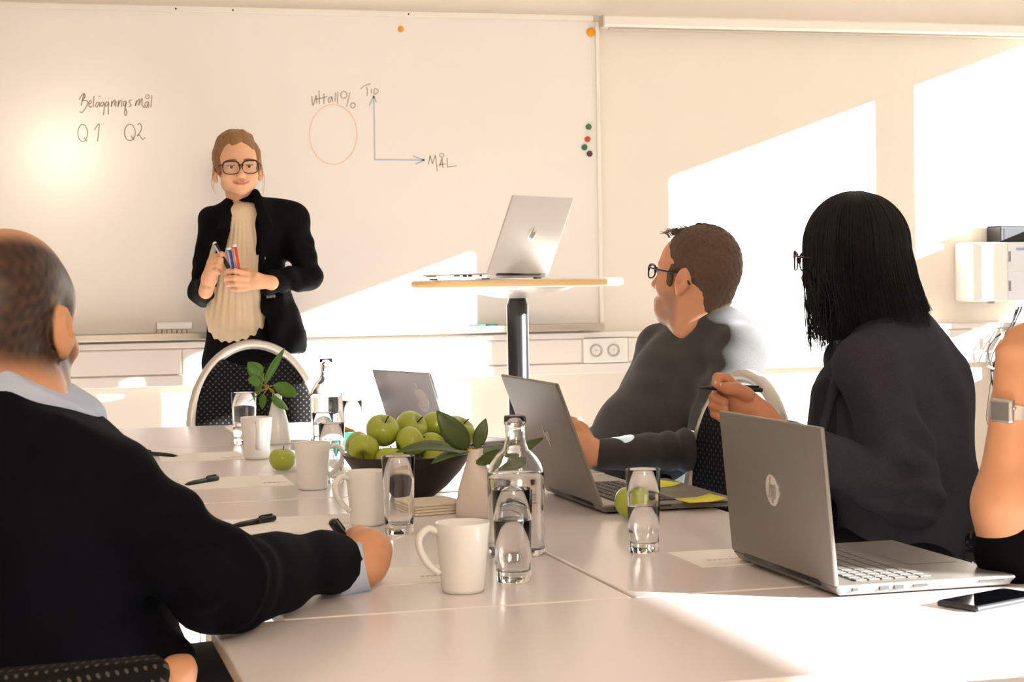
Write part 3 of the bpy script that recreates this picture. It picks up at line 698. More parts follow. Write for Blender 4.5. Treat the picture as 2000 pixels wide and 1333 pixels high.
RR, UU, FF = RGT, UPV, FWD
vase('white tapered vase with long dark leaves before the fruit bowl', 931, 1011, 0.133, 0.040, mat('cream matt ceramic', 'E9DDD3', 0.5),
     [((914, 879, 0.0), (853, 803, -0.03), 0.046, RR*0.8+UU*0.6+FF*0.1, 0.10), ((929, 878, 0), (949, 818, 0.0), 0.027, RR, 0.05), ((908, 886, 0), (773, 884, -0.05), 0.036, FF+UU*0.55, 0.10),
      ((914, 882, 0), (842, 907, -0.06), 0.030, FF+UU*0.35, 0.05), ((936, 888, 0), (1061, 856, 0.05), 0.036, FF*0.8+UU*0.8, 0.10), ((928, 905, -0.01), (990, 880, -0.06), 0.026, UU+FF*0.4, 0.0),
      ((932, 884, 0), (1000, 868, 0.10), 0.030, FF*1.0+UU*0.5, 0.06)], dB-0.36, (924, 882), M_LEAF)
DV = float((onz(540, 868)-CAMP)@FWD)
vase('white vase with bright round leaves before the empty chair', 543, 868, 0.145, 0.036, None,
     [((516, 752, 0), (556, 680, -0.02), 0.024, RR*0.8-UU*0.3+FF*0.5, -0.05), ((511, 735, 0), (484, 708, -0.02), 0.046, RR*0.7+UU*0.7, 0.05), ((508, 748, 0), (484, 742, -0.03), 0.034, UU+FF*0.3, 0.05),
      ((534, 752, 0), (580, 772, -0.02), 0.042, RR*0.4+UU, 0.10), ((534, 770, 0), (562, 802, -0.03), 0.040, RR-UU*0.6, 0.05), ((510, 762, 0), (483, 786, -0.04), 0.026, RR*0.6+UU*0.5, 0.05),
      ((514, 770, 0), (512, 800, 0.02), 0.022, RR, 0.0), ((500, 770, 0), (515, 730, 0.03), 0.02, RR, 0.05)], DV-0.02, (524, 758), M_LEAFB)

# ------------------------------------------------------------ paper, pens, small table things
def sheet(label, x0, x1, y0, y1, rz=0.0, txt=None, z=TZ):
    cx, cy = (x0+x1)/2, (y0+y1)/2
    t = thing('paper_sheet', label, 'paper', (cx, cy, z), rz, 'paper sheets on the tables')
    obj('sheet', box_me('sheet', (0, 0, 0.0006), (x1-x0, y1-y0, 0.0012)), M_PAPER, t)
    if txt:
        l = []; rr = random.Random(len(label))
        for k in range(2):
            x = txt[0]
            while x < txt[0]+0.05-0.012*k:
                wv = rr.uniform(0.004, 0.010); l.append((x, x+wv, txt[1]-0.007*k)); x += wv+0.0025
        bm = bmesh.new()
        for a, b, y in l: add_box(bm, ((a+b)/2, y, 0.00135), (b-a, 0.0025, 0.0003))
        obj('printed_text', frombm('printed_text', bm), M_INKG, t)
    return t
sheet('white paper sheet under the writing hand', 0.405, 0.655, 2.672, 2.84, R(-1), (0.055, -0.02))
sheet('white paper sheet under the nearest loose pen', 0.362, 0.615, 3.325, 3.545, 0, (0.06, -0.03))
sheet('white paper sheet under the pen beside the lone apple', 0.345, 0.594, 4.115, 4.35, R(-1), (0.06, -0.05))
sheet('white paper sheet under the far pen, next to a mug', 0.348, 0.565, 4.795, 5.03, R(-2), (0.05, -0.05))
sheet('white paper sheet between the water glass and the front laptop', 1.022, 1.245, 2.668, 2.83, R(0), (-0.08, -0.02))
sheet('white sunlit paper sheet at the far end of the table', 0.63, 0.84, 5.62, 5.95, R(0))
sheet('white paper sheet beside the grey-sweater man\'s hand', 1.10, 1.31, 4.06, 4.35, R(3))
sheet('white paper sheet behind the fruit bowl and vase', 1.03, 1.21, 3.98, 4.26, R(-6))

def pen(label, tip, tail, name='ballpoint_pen', group='black pens', r=0.0058, flat=0.75):
    tip, tail = np.asarray(tip, float), np.asarray(tail, float); L_ = np.linalg.norm(tail-tip); d = (tail-tip)/L_
    t = thing(name, label, 'pen', tip, 0, group); X = lambda u: d*L_*u
    obj('pen_barrel', tube_me('pen_barrel', [X(0.0), X(0.01), X(0.12), X(0.25), X(0.62)], [0.0006, 0.0012, r*0.72, r*0.95, r], 12), M_BLACKP, t)
    obj('push_button', tube_me('push_button', [X(0.62), X(0.65), X(0.97), X(1.0)], [r*1.02, r*1.12, r*1.15, r*1.0], 8), mat('black satin plastic', '1B1A1C', 0.3), t)
    u = unit(np.cross(d, [0, 0, 1])) if abs(d[2]) < 0.95 else V(1, 0, 0); n_ = np.cross(u, d)
    obj('clip', tube_me('clip', [X(0.66)+n_*r*1.2, X(0.70)+n_*r*1.5, X(0.95)+n_*r*1.4], 0.0017, 6), M_BLACKP, t)
    return t
ZP = TZ+0.0012+0.0062
pen('black pen on the far sheet, partly hidden by the seated man', onz(347, 891, ZP-0.003), onz(268, 884, ZP))
pen('black pen on the sheet beside the lone apple', onz(361, 947, ZP-0.003), onz(425, 934, ZP))
pen('black pen lying on the sheet nearest the writing hand', onz(447, 1030, ZP-0.003), onz(536, 1012, ZP))

nb = thing('napkin_stack', 'stack of cream paper napkins beside the fruit bowl', 'napkins', onz(840, 1000), R(12))
for i in range(4):
    obj('napkin', box_me('napkin', (0.0015*(i % 2), 0.001*i, 0.003+0.0055*i), (0.115, 0.115, 0.0052), 0.002), mat('cream napkin paper', 'E6D8C2', 0.85), nb)
tl = thing('tea_tin', 'small teal green tub with orange packet behind the apples', 'tin', onz(672, 880), 0)
obj('tub', lathe_me('tub', [(0, 0), (0.030, 0), (0.033, 0.05), (0.034, 0.052), (0.031, 0.052), (0.029, 0.006), (0, 0.006)], 28), mat('teal plastic', '1F7A62', 0.35), tl)
obj('packet', box_me('packet', (0.008, 0, 0.045), (0.03, 0.006, 0.035), 0.001, Matrix.Rotation(0.4, 3, 'Y')), mat('orange packet', 'E08A34', 0.5), tl)
obj('spoon', tube_me('spoon', [(-0.01, 0, 0.01), (-0.016, 0.004, 0.10)], 0.0015, 6), M_CHROME, tl)
obj('tag', box_me('tag', (-0.006, -0.01, 0.054), (0.02, 0.002, 0.01), 0, Matrix.Rotation(0.7, 3, 'Y')), M_BLACKP, tl)

ph = thing('mobile_phone', 'black mobile phone lying in the sun at the table edge', 'phone', (1.278, 2.232, TZ), math.atan2(0.387, 0.92))
obj('phone_body', box_me('phone_body', (0, 0, 0.0045), (0.146, 0.070, 0.008), 0.0035, seg=4), mat('dark grey phone case', '2A2A2C', 0.35), ph)
obj('phone_screen', box_me('phone_screen', (0, 0, 0.0087), (0.140, 0.064, 0.0006), 0.0002), mat('phone screen glass', '050507', 0.04, spec=0.8), ph)

# chairs
chair('empty black dotted chair with a silver arch frame behind the far table end', (0.775, 6.17, 0), R(178))
chair('black dotted armchair with pale arch frame behind the grey-sweater man', (1.40, 3.925, 0), R(99), True, 0.69, top=0.972)
chair('black dotted armchair under the dark-haired woman', (1.88, 3.42, 0), R(100), True, top=0.86, back=True)
chair('black dotted armchair under the man in the navy sweater', (-0.04, 2.38, 0), R(-84), True, 0.735, top=0.80)
chair('black dotted chair under the person wearing a wristwatch', (1.93, 2.42, 0), R(98), False, top=0.9)

# ------------------------------------------------------------ fittings on the far right of the wall
cp = ony(1900, 590, YW-0.16); cb_z = cp[2]; x0 = cp[0]
cb = thing('wall_cabinet', 'white wall-mounted cabinet with two small doors', 'cabinet', ((x0+4.46)/2, YW-0.08, cb_z)); cw = 4.46-x0
obj('cabinet_body', box_me('cabinet_body', (0, 0, 0.128), (cw, 0.16, 0.256), 0.014, seg=3), M_WHITE, cb)
dx0 = ony(1968, 540, YW-0.16)[0]-(x0+4.46)/2
for z0, z1 in ((0.004, 0.128), (0.134, 0.252)):
    dr = obj('door', box_me('door', ((dx0+cw/2-0.01)/2, -0.0815, (z0+z1)/2), (cw/2-0.01-dx0, 0.004, z1-z0), 0.001), mat('sunlit-tinted white panel', 'E4E4EC', 0.4), cb)  # bluish white of the sunlit part is put into the door colour
    obj('hinge', box_me('hinge', (dx0+0.008, -0.085, (z0+z1)/2), (0.010, 0.004, 0.045), 0.001), mat('grey hinge', '8E8C90', 0.5), dr)
obj('label_print', box_me('label_print', (dx0+0.07, -0.0838, 0.225), (0.06, 0.0012, 0.012)), mat('grey blue print', 'A9AAC2', 0.6), cb)
obj('cable_gland', lathe_me('cable_gland', [(0.018, 0), (0.018, -0.008), (0, -0.01)], 14), mat('grey hinge', '8E8C90', 0.5), cb, (-cw*0.28, -0.04, 0))
bxp = ony(1945, 470, YW-0.1); sp = thing('black_speaker', 'small black box standing on the white wall cabinet', 'speaker', ((bxp[0]+4.44)/2, YW-0.08, cb_z+0.256))
sw = 4.44-bxp[0]
obj('speaker_body', box_me('speaker_body', (0, 0, 0.036), (sw, 0.12, 0.068), 0.004), M_BLACKP, sp)
obj('speaker_lid', box_me('speaker_lid', (-0.005, 0, 0.073), (sw+0.02, 0.13, 0.006), 0.001), M_ALU, sp)
obj('speaker_grille', box_me('speaker_grille', (0, -0.0605, 0.034), (sw*0.9, 0.002, 0.05)), mat('dark grille', '2A2A2C', 0.7, bump=0.6, bscale=900), sp)
cbn = thing('cable_bundle', 'tied bundle of black cables hanging below the wall cabinet', 'cables', ony(1968, 640, YW-0.07)); o0 = np.array(cbn.location)
M_CAB = mat('black cable', '17171B', 0.45)
cabs = [[(1996, 600), (1985, 625), (1966, 660), (1945, 700), (1936, 740), (1950, 775)], [(1990, 600), (1975, 640), (1955, 680), (1942, 720), (1952, 760), (1975, 790)],
        [(1985, 605), (1970, 650), (1950, 690), (1950, 740), (1962, 775), (1985, 780)], [(1972, 640), (1950, 672), (1936, 705), (1940, 750), (1960, 782), (1990, 770)],
        [(1965, 645), (1940, 665), (1930, 690), (1945, 735), (1965, 760), (1985, 750)], [(1970, 650), (1958, 690), (1960, 730), (1975, 760), (1995, 765)]]
for i, c in enumerate(cabs):
    obj('cable', tube_me('cable', [q-o0 for q in spline([ony(x, y, YW-0.075-0.004*i) for x, y in c], 6)], 0.0035, 6), M_CAB, cbn)
obj('cable_tie', tube_me('cable_tie', [q-o0 for q in spline([ony(1930, 716, YW-0.1), ony(1945, 722, YW-0.105), ony(1962, 716, YW-0.1)], 5)], 0.005, 6), mat('white nylon tie', 'E8DCD0', 0.5), cbn)
obj('cable_label', box_me('cable_label', ony(1959, 660, YW-0.105)-o0, (0.016, 0.004, 0.05), 0.001), mat('beige cable label', 'E3CBB5', 0.6), cbn)
adp = thing('cable_adapter', 'thin hanging cable with black two-way plug', 'cable', ony(1935, 845, YW-0.06)); o1 = np.array(adp.location)
obj('cable', tube_me('cable', [q-o1 for q in spline([ony(1936, 740, YW-0.085), ony(1929, 790, YW-0.05), ony(1927, 820, YW-0.05), ony(1934, 840, YW-0.06)], 6)], 0.0015, 6), M_CAB, adp)
obj('plug_block', box_me('plug_block', (0, 0, 0), (0.02, 0.012, 0.022), 0.003), M_BLACKP, adp)
for x, xx in ((1932, 1920), (1937, 1928)):
    a, b, c = ony(x, 846, YW-0.06)-o1, ony(x-3, 866, YW-0.06)-o1, ony(xx, 950, YW-0.05)-o1
    obj('plug', tube_me('plug', [a, b], [0.006, 0.004], 8), M_BLACKP, adp); obj('cable_tail', tube_me('cable_tail', [b, (b+c)/2, c], 0.002, 6), M_CAB, adp)
# ------------------------------------------------------------ organic modelling: blended solids -> one continuous surface
class Solid:
    def __init__(s): s.p = []
    def cap(s, a, b, ra, rb=None, k=0.02, op=1):
        s.p.append(('cap', op, k, np.asarray(a, float), np.asarray(b, float), ra, ra if rb is None else rb)); return s
    def ell(s, c, r, axes=None, k=0.02, op=1):
        s.p.append(('ell', op, k, np.asarray(c, float), np.asarray(r, float), np.eye(3) if axes is None else np.asarray(axes, float))); return s
    def ecap(s, a, b, ra, rb, xa, k=0.03, op=1):
        """limb or trunk piece with elliptic section: ra, rb = (along xa, across)"""
        s.p.append(('ecap', op, k, np.asarray(a, float), np.asarray(b, float), ra, rb, np.asarray(xa, float))); return s
    def planes(s, pl, c, r, k=0.004, op=-1):
        """convex solid of half-spaces [(normal, point)], evaluated within radius r of c"""
        s.p.append(('pl', op, k, [(unit(n), np.asarray(q, float)) for n, q in pl], np.asarray(c, float), r)); return s
    def chain(s, pts, k=0.008, op=1):
        for (p, r), (q, t) in zip(pts[:-1], pts[1:]): s.cap(p, q, r, t, k, op)
        return s
    def grow(s, d):
        """copy with all solids thickened by d"""
        o = Solid()
        for q in s.p:
            q = list(q)
            if q[0] == 'cap': q[5] += d; q[6] += d
            elif q[0] == 'ell': q[4] = q[4]+d
            elif q[0] == 'ecap': q[5] = (q[5][0]+d, q[5][1]+d); q[6] = (q[6][0]+d, q[6][1]+d)
            o.p.append(tuple(q))
        return o
    def bbox(s):
        lo, hi = [], []
        for q in s.p:
            if q[1] < 0: continue
            if q[0] == 'cap': m_ = max(q[5], q[6]); lo.append(np.minimum(q[3], q[4])-m_); hi.append(np.maximum(q[3], q[4])+m_)
            elif q[0] == 'ecap': m_ = max(*q[5], *q[6]); lo.append(np.minimum(q[3], q[4])-m_); hi.append(np.maximum(q[3], q[4])+m_)
            elif q[0] == 'ell': m_ = max(q[4]); lo.append(q[3]-m_); hi.append(q[3]+m_)
        return np.min(lo, 0), np.max(hi, 0)
    def mesh(s, res, disp=None, clip=None):
        lo, hi = s.bbox(); lo = lo-3*res; hi = hi+3*res
        if clip is not None: lo = np.maximum(lo, clip[0]); hi = np.minimum(hi, clip[1])
        n = np.ceil((hi-lo)/res).astype(int)+1
        ax = [lo[i]+res*np.arange(n[i]) for i in range(3)]
        f = np.full(tuple(n), 0.5, np.float32)
        for q in s.p:
            k = q[2]
            if q[0] == 'cap': m_ = max(q[5], q[6]); b0, b1 = np.minimum(q[3], q[4])-m_, np.maximum(q[3], q[4])+m_
            elif q[0] == 'ecap': m_ = max(*q[5], *q[6]); b0, b1 = np.minimum(q[3], q[4])-m_, np.maximum(q[3], q[4])+m_
            elif q[0] == 'ell': m_ = max(q[4]); b0, b1 = q[3]-m_, q[3]+m_
            else: b0, b1 = q[4]-q[5], q[4]+q[5]
            e = k+2.5*res
            i0 = np.clip(np.floor((b0-e-lo)/res).astype(int), 0, n); i1 = np.clip(np.ceil((b1+e-lo)/res).astype(int)+1, 0, n)
            if np.any(i1 <= i0): continue
            sl = tuple(slice(a, b) for a, b in zip(i0, i1))
            X = ax[0][sl[0]][:, None, None]; Y = ax[1][sl[1]][None, :, None]; Z = ax[2][sl[2]][None, None, :]
            if q[0] == 'cap':
                a, d = q[3], q[4]-q[3]; L2 = max(d@d, 1e-9)
                t = np.clip(((X-a[0])*d[0]+(Y-a[1])*d[1]+(Z-a[2])*d[2])/L2, 0, 1)
                g = np.sqrt((X-a[0]-t*d[0])**2+(Y-a[1]-t*d[1])**2+(Z-a[2]-t*d[2])**2)-(q[5]+(q[6]-q[5])*t)
            elif q[0] == 'ell':
                c, r, A = q[3], q[4], q[5]
                u = [((X-c[0])*A[0][i]+(Y-c[1])*A[1][i]+(Z-c[2])*A[2][i]) for i in range(3)]
                k0 = np.sqrt(sum((u[i]/r[i])**2 for i in range(3))); k1 = np.sqrt(sum((u[i]/r[i]**2)**2 for i in range(3)))
                g = k0*(k0-1)/np.maximum(k1, 1e-6)
            elif q[0] == 'ecap':
                a, d = q[3], q[4]-q[3]; L = np.sqrt(d@d); w_ = d/L; xa = unit(q[7]-w_*(q[7]@w_)); ya = np.cross(w_, xa)
                dot = lambda v: (X-a[0])*v[0]+(Y-a[1])*v[1]+(Z-a[2])*v[2]
                h = dot(w_); t = np.clip(h/L, 0, 1); rx = q[5][0]+(q[6][0]-q[5][0])*t; ry = q[5][1]+(q[6][1]-q[5][1])*t
                hh = h-t*L; rm = np.minimum(rx, ry); u, v = dot(xa), dot(ya)
                k0 = np.sqrt((u/rx)**2+(v/ry)**2+(hh/rm)**2); k1 = np.sqrt((u/rx**2)**2+(v/ry**2)**2+(hh/rm**2)**2)
                g = k0*(k0-1)/np.maximum(k1, 1e-6)
            else:
                g = None
                for nn, pt in q[3]:
                    h = (X-pt[0])*nn[0]+(Y-pt[1])*nn[1]+(Z-pt[2])*nn[2]; g = h if g is None else np.maximum(g, h)
            o = f[sl]
            if q[1] > 0:
                h = np.maximum(k-np.abs(o-g), 0)/max(k, 1e-6); f[sl] = np.minimum(o, g)-h*h*k*0.25
            elif q[1] < 0:
                g = -g; h = np.maximum(k-np.abs(o-g), 0)/max(k, 1e-6); f[sl] = np.maximum(o, g)+h*h*k*0.25
        if disp is not None:
            ii = np.nonzero(np.abs(f) < 0.03)
            f[ii] += disp(np.stack([ax[0][ii[0]], ax[1][ii[1]], ax[2][ii[2]]], 1)).astype(np.float32)
        f[0], f[-1] = 0.5, 0.5; f[:, 0], f[:, -1] = 0.5, 0.5; f[:, :, 0], f[:, :, -1] = 0.5, 0.5
        sg = f < 0; cnt = np.zeros(tuple(n-1), np.int8)
        corners = [(i, j, k) for i in (0, 1) for j in (0, 1) for k in (0, 1)]
        for c in corners: cnt += sg[c[0]:n[0]-1+c[0], c[1]:n[1]-1+c[1], c[2]:n[2]-1+c[2]]
        I = np.nonzero((cnt > 0) & (cnt < 8)); m_ = len(I[0]); idx = np.full(tuple(n-1), -1, np.int64); idx[I] = np.arange(m_)
        pos = np.zeros((m_, 3)); num = np.zeros(m_); fv = {c: f[I[0]+c[0], I[1]+c[1], I[2]+c[2]].astype(float) for c in corners}
        for a in corners:
            for d in range(3):
                if a[d]: continue
                b = tuple(a[i]+(i == d) for i in range(3)); fa, fb = fv[a], fv[b]; mk = (fa < 0) != (fb < 0)
                t = np.where(mk, fa/np.where(mk, fa-fb, 1), 0)
                for i in range(3): pos[:, i] += np.where(mk, a[i]+(t if i == d else 0), 0)
                num += mk
        vs = (pos/num[:, None]+np.stack(I, 1))*res+lo
        qs = []
        for d in range(3):
            e1, e2 = (d+1) % 3, (d+2) % 3
            s0 = [slice(None)]*3; s1 = [slice(None)]*3; s0[d] = slice(0, n[d]-1); s1[d] = slice(1, n[d])
            A, B = sg[tuple(s0)], sg[tuple(s1)]; K = np.stack(np.nonzero(A != B), 1)
            K = K[(K[:, e1] > 0) & (K[:, e2] > 0) & (K[:, e1] < n[e1]-1) & (K[:, e2] < n[e2]-1)]
            fl = A[K[:, 0], K[:, 1], K[:, 2]]; cs = []
            for o1, o2 in ((-1, -1), (0, -1), (0, 0), (-1, 0)):
                kk = K.copy(); kk[:, e1] += o1; kk[:, e2] += o2; cs.append(idx[kk[:, 0], kk[:, 1], kk[:, 2]])
            Q = np.stack(cs, 1); Q[~fl] = Q[~fl][:, ::-1]; qs.append(Q)
        return vs, np.concatenate(qs)
def relax(vs, qs, it=2, lam=0.5):
    for _ in range(it):
        acc = np.zeros_like(vs); c = np.zeros(len(vs))
        for i in range(4):
            a, b = qs[:, i], qs[:, (i+1) % 4]
            for d in range(3):
                acc[:, d] += np.bincount(a, vs[b, d], len(vs))+np.bincount(b, vs[a, d], len(vs))
            c += np.bincount(a, minlength=len(vs))+np.bincount(b, minlength=len(vs))
        vs = vs*(1-lam)+lam*acc/np.maximum(c, 1)[:, None]
    return vs
def geo_mesh(name, parts, base, masks=None):
    """parts: list of (verts, quads) joined into one smooth mesh, moved so that base is its origin"""
    off = 0; V_, Q_ = [], []
    for v, q in parts: V_.append(v); Q_.append(q+off); off += len(v)
    Vv, Qq = np.concatenate(V_), np.concatenate(Q_)
    me = bpy.data.meshes.new(name); me.vertices.add(len(Vv)); me.vertices.foreach_set('co', (Vv-base).astype(np.float32).ravel())
    me.loops.add(len(Qq)*4); me.loops.foreach_set('vertex_index', Qq.astype(np.int32).ravel())
    me.polygons.add(len(Qq)); me.polygons.foreach_set('loop_start', np.arange(0, len(Qq)*4, 4, dtype=np.int32)); me.polygons.foreach_set('loop_total', np.full(len(Qq), 4, np.int32))
    me.polygons.foreach_set('use_smooth', np.ones(len(Qq), bool)); me.update(calc_edges=True); me.validate()
    for nm, fn in (masks or {}).items():
        a = me.attributes.new(nm, 'FLOAT', 'POINT'); a.data.foreach_set('value', np.clip(fn(Vv), 0, 1).astype(np.float32))
    return me
def wob(seed, amp, wl, n=6):
    """smooth irregular wrinkle field"""
    r = np.random.RandomState(seed); Ks = [unit(r.normal(size=3))*2*math.pi/(wl*r.uniform(0.7, 1.6)) for _ in range(n)]; ph = r.uniform(0, 6.28, n)
    return lambda P: amp*sum(np.sin(P@k+p) for k, p in zip(Ks, ph))/math.sqrt(n)
def folds(lst):
    """local fold waves: (centre, direction, wavelength, amplitude, reach)"""
    def fn(P):
        d = np.zeros(len(P))
        for c, dr, wl, am, rc in lst:
            v = P-np.asarray(c); s_ = v@unit(dr); cr = np.sqrt(np.maximum((v*v).sum(1)-s_*s_, 0))
            d += am*np.sin(2*math.pi*(s_+0.25*cr)/wl)*np.exp(-(v*v).sum(1)/(rc*rc))
        return d
    return fn
def addf(*fs): return lambda P: sum(f(P) for f in fs)
def smooth01(x, a, b): t = np.clip((x-a)/(b-a), 0, 1); return t*t*(3-2*t)

# ------------------------------------------------------------ heads
class Head:
    """head frame: l = the person's left, f = where the face points, u = up; lengths in metres for a 0.235 m head"""
    def __init__(h, o, f, u, s=1.0, zc=1.0):
        h.zc = zc
        h.o = np.asarray(o, float); h.f = unit(f); u = np.asarray(u, float); h.u = unit(u-h.f*(u@h.f)); h.l = np.cross(h.u, h.f); h.s = s
        h.A = np.stack([h.l, h.f, h.u], 1)
    def P(h, x, y, z):
        if z < -0.02: z = -0.02+(z+0.02)*h.zc
        return h.o+h.s*(h.l*x+h.f*y+h.u*z)
    def loc(h, W):
        L_ = ((W-h.o)@h.A)/h.s; z = L_[:, 2]; L_[:, 2] = np.where(z < -0.02, -0.02+(z+0.02)/h.zc, z); return L_
    def e(h, S, c, r, k=0.015, op=1, rot=None):
        A = h.A if rot is None else h.A@np.array(rot.to_3x3())
        S.ell(h.P(*c), np.array(r)*h.s, A, k*h.s, op)
    def c(h, S, a, b, ra, rb=None, k=0.012, op=1): S.cap(h.P(*a), h.P(*b), ra*h.s, (ra if rb is None else rb)*h.s, k*h.s, op)
    def solid(h, female=False, smile=False, neck=None, beard=0.0):
        S = Solid()
        h.e(S, (0, -0.014, 0.048), (0.0745, 0.094, 0.082)); h.e(S, (0, -0.045, 0.02), (0.066, 0.058, 0.062), 0.03)
        h.e(S, (0, 0.038, 0.035), (0.066, 0.055, 0.062), 0.02)
        jw = (0.058 if smile else 0.052) if female else 0.058
        q_ = 1 if h.zc == 1 else h.zc*1.08
        h.e(S, (0, 0.026, -0.035), (jw+0.004, 0.062, 0.066*q_), 0.03*q_); h.e(S, (0, 0.045, -0.07), (0.040 if female else 0.046, 0.043, 0.042*q_), 0.03*q_)
        h.e(S, (0, 0.073, -0.096), (0.020, 0.016, 0.015), 0.025)
        for sx in (-1, 1):
            h.e(S, (sx*jw*(0.74 if female else 0.82), 0.008, -0.062), (0.016, 0.026, 0.024*q_), 0.03*q_)
            h.e(S, (sx*0.042, 0.062, -0.022 if not smile else -0.024), (0.022, 0.022, 0.018 if not smile else 0.021), 0.02)
            h.c(S, (sx*0.014, 0.089, 0.026), (sx*0.046, 0.074, 0.028), 0.008, 0.007, 0.014)
            h.e(S, (sx*0.031, 0.100, 0.008), (0.017, 0.014, 0.011), 0.012, -1)
            h.e(S, (sx*0.031, 0.0772, 0.007), (0.0165, 0.0135, 0.0135), 0.006)
            h.c(S, (sx*0.020, 0.0885, 0.0115), (sx*0.043, 0.083, 0.0105), 0.0028, 0.0025, 0.004); h.e(S, (sx*0.0315, 0.0935, 0.0062), (0.0150, 0.0085, 0.0046 if not smile else 0.0042), 0.002, -1)
            h.e(S, (sx*(0.0105 if female else 0.012), 0.099, -0.031), (0.0068 if female else 0.0085, 0.0095, 0.0070), 0.005)
            h.e(S, (sx*0.007, 0.104, -0.038), (0.0035, 0.005, 0.004), 0.004, -1)
            rt = Matrix.Rotation(sx*-0.42, 3, 'Z') @ Matrix.Rotation(0.16, 3, 'X')
            h.e(S, (sx*0.081, -0.010, -0.004), (0.0085, 0.0195, 0.0325), 0.006, 1, rt); h.e(S, (sx*0.0765, 0.000, -0.033), (0.0065, 0.009, 0.011), 0.008)
            h.e(S, (sx*0.0905, -0.003, 0.003), (0.0065, 0.0115, 0.0205), 0.003, -1, rt); h.e(S, (sx*0.086, -0.001, -0.006), (0.007, 0.006, 0.009), 0.003, -1)
            h.e(S, (sx*0.0775, 0.006, -0.008), (0.005, 0.005, 0.008), 0.006)
        h.c(S, (0, 0.086, 0.022), (0, 0.109, -0.022), 0.0075, 0.0095, 0.012); h.e(S, (0, 0.108, -0.027), (0.0105 if female else 0.0115, 0.0115, 0.0095), 0.008)
        mw = 0.032 if smile else 0.022; cu = 0.012 if smile else 0.0
        for zz, rr, yy in ((-0.0585, 0.0048, 0.0955), (-0.0685, 0.0055, 0.0925)):
            h.c(S, (-mw, 0.078, zz+cu), (-0.009, yy, zz-cu*0.4), 0.003, rr, 0.006); h.c(S, (-0.009, yy, zz-cu*0.4), (0.009, yy, zz-cu*0.4), rr, rr, 0.006); h.c(S, (0.009, yy, zz-cu*0.4), (mw, 0.078, zz+cu), rr, 0.003, 0.006)
        op = 0.0017 if smile else 0.0012
        h.c(S, (-mw*0.95, 0.083, -0.0632+cu), (-0.009, 0.0995, -0.0634-cu*0.4), op*0.6, op, 0.003, -1); h.c(S, (-0.009, 0.0995, -0.0634-cu*0.4), (0.009, 0.0995, -0.0634-cu*0.4), op, op, 0.003, -1); h.c(S, (0.009, 0.0995, -0.0634-cu*0.4), (mw*0.95, 0.083, -0.0632+cu), op, op*0.6, 0.003, -1)
        nr = (0.042 if h.zc < 1 else 0.047) if female else 0.058
        if neck is not None:
            S.cap(h.P(0, -0.022, -0.03), h.P(0, -0.028, -0.085), nr*h.s*0.98, nr*h.s, 0.03*q_*q_); S.cap(h.P(0, -0.028, -0.085), neck, nr*h.s, nr*h.s*1.12, 0.02)
        if beard: h.e(S, (0, 0.062, -0.085), (0.042, 0.034, 0.034), 0.02)
        return S
    def lipmask(h):
        def fn(W):
            L_ = h.loc(W); x, y, z = L_.T
            return (1-smooth01(np.abs(x), 0.024, 0.033))*smooth01(y, 0.070, 0.082)*(1-smooth01(np.abs(z+0.0635-(0.014*(x/0.032)**2-0.004 if h.zc < 1 else 0)), 0.005, 0.008))
        return fn
    def browmask(h):
        def fn(W):
            L_ = h.loc(W); x, y, z = L_.T; ax = np.abs(x)
            lash = smooth01(y, 0.07, 0.08)*smooth01(ax, 0.016, 0.020)*(1-smooth01(ax, 0.046, 0.050))*(1-smooth01(np.abs(z-0.0115), 0.0010, 0.0026))
            return 0.9*lash+smooth01(y, 0.05, 0.07)*smooth01(ax, 0.010, 0.015)*(1-smooth01(ax, 0.046, 0.052))*(1-smooth01(np.abs(z-0.027-0.003*np.sin((ax-0.012)*90)), 0.003, 0.006))
        return fn
def eyes(h, parent, base, iris='5B6A70'):
    for sx in (-1, 1):
        pr = [(0.0124*math.sin(math.pi*i/12), -0.0124*math.cos(math.pi*i/12)) for i in range(13)]
        o = obj('eye', lathe_me('eye', [(r*h.s, z*h.s) for r, z in pr], 20), mat('eye white', 'EFE9E2', 0.15), parent, h.P(sx*0.031, 0.0778, 0.0065)-base)
        q = Matrix(((h.l[0], h.u[0], h.f[0]), (h.l[1], h.u[1], h.f[1]), (h.l[2], h.u[2], h.f[2])))
        o.rotation_euler = q.to_euler()
        obj('iris', lathe_me('iris', [(0.0060*h.s, 0.0109*h.s), (0.004*h.s, 0.0120*h.s), (0, 0.0126*h.s)], 16), mat('iris '+iris, iris, 0.2), o)
        obj('pupil', lathe_me('pupil', [(0.0026*h.s, 0.0125*h.s), (0, 0.0129*h.s)], 12), M_BLACKP, o)
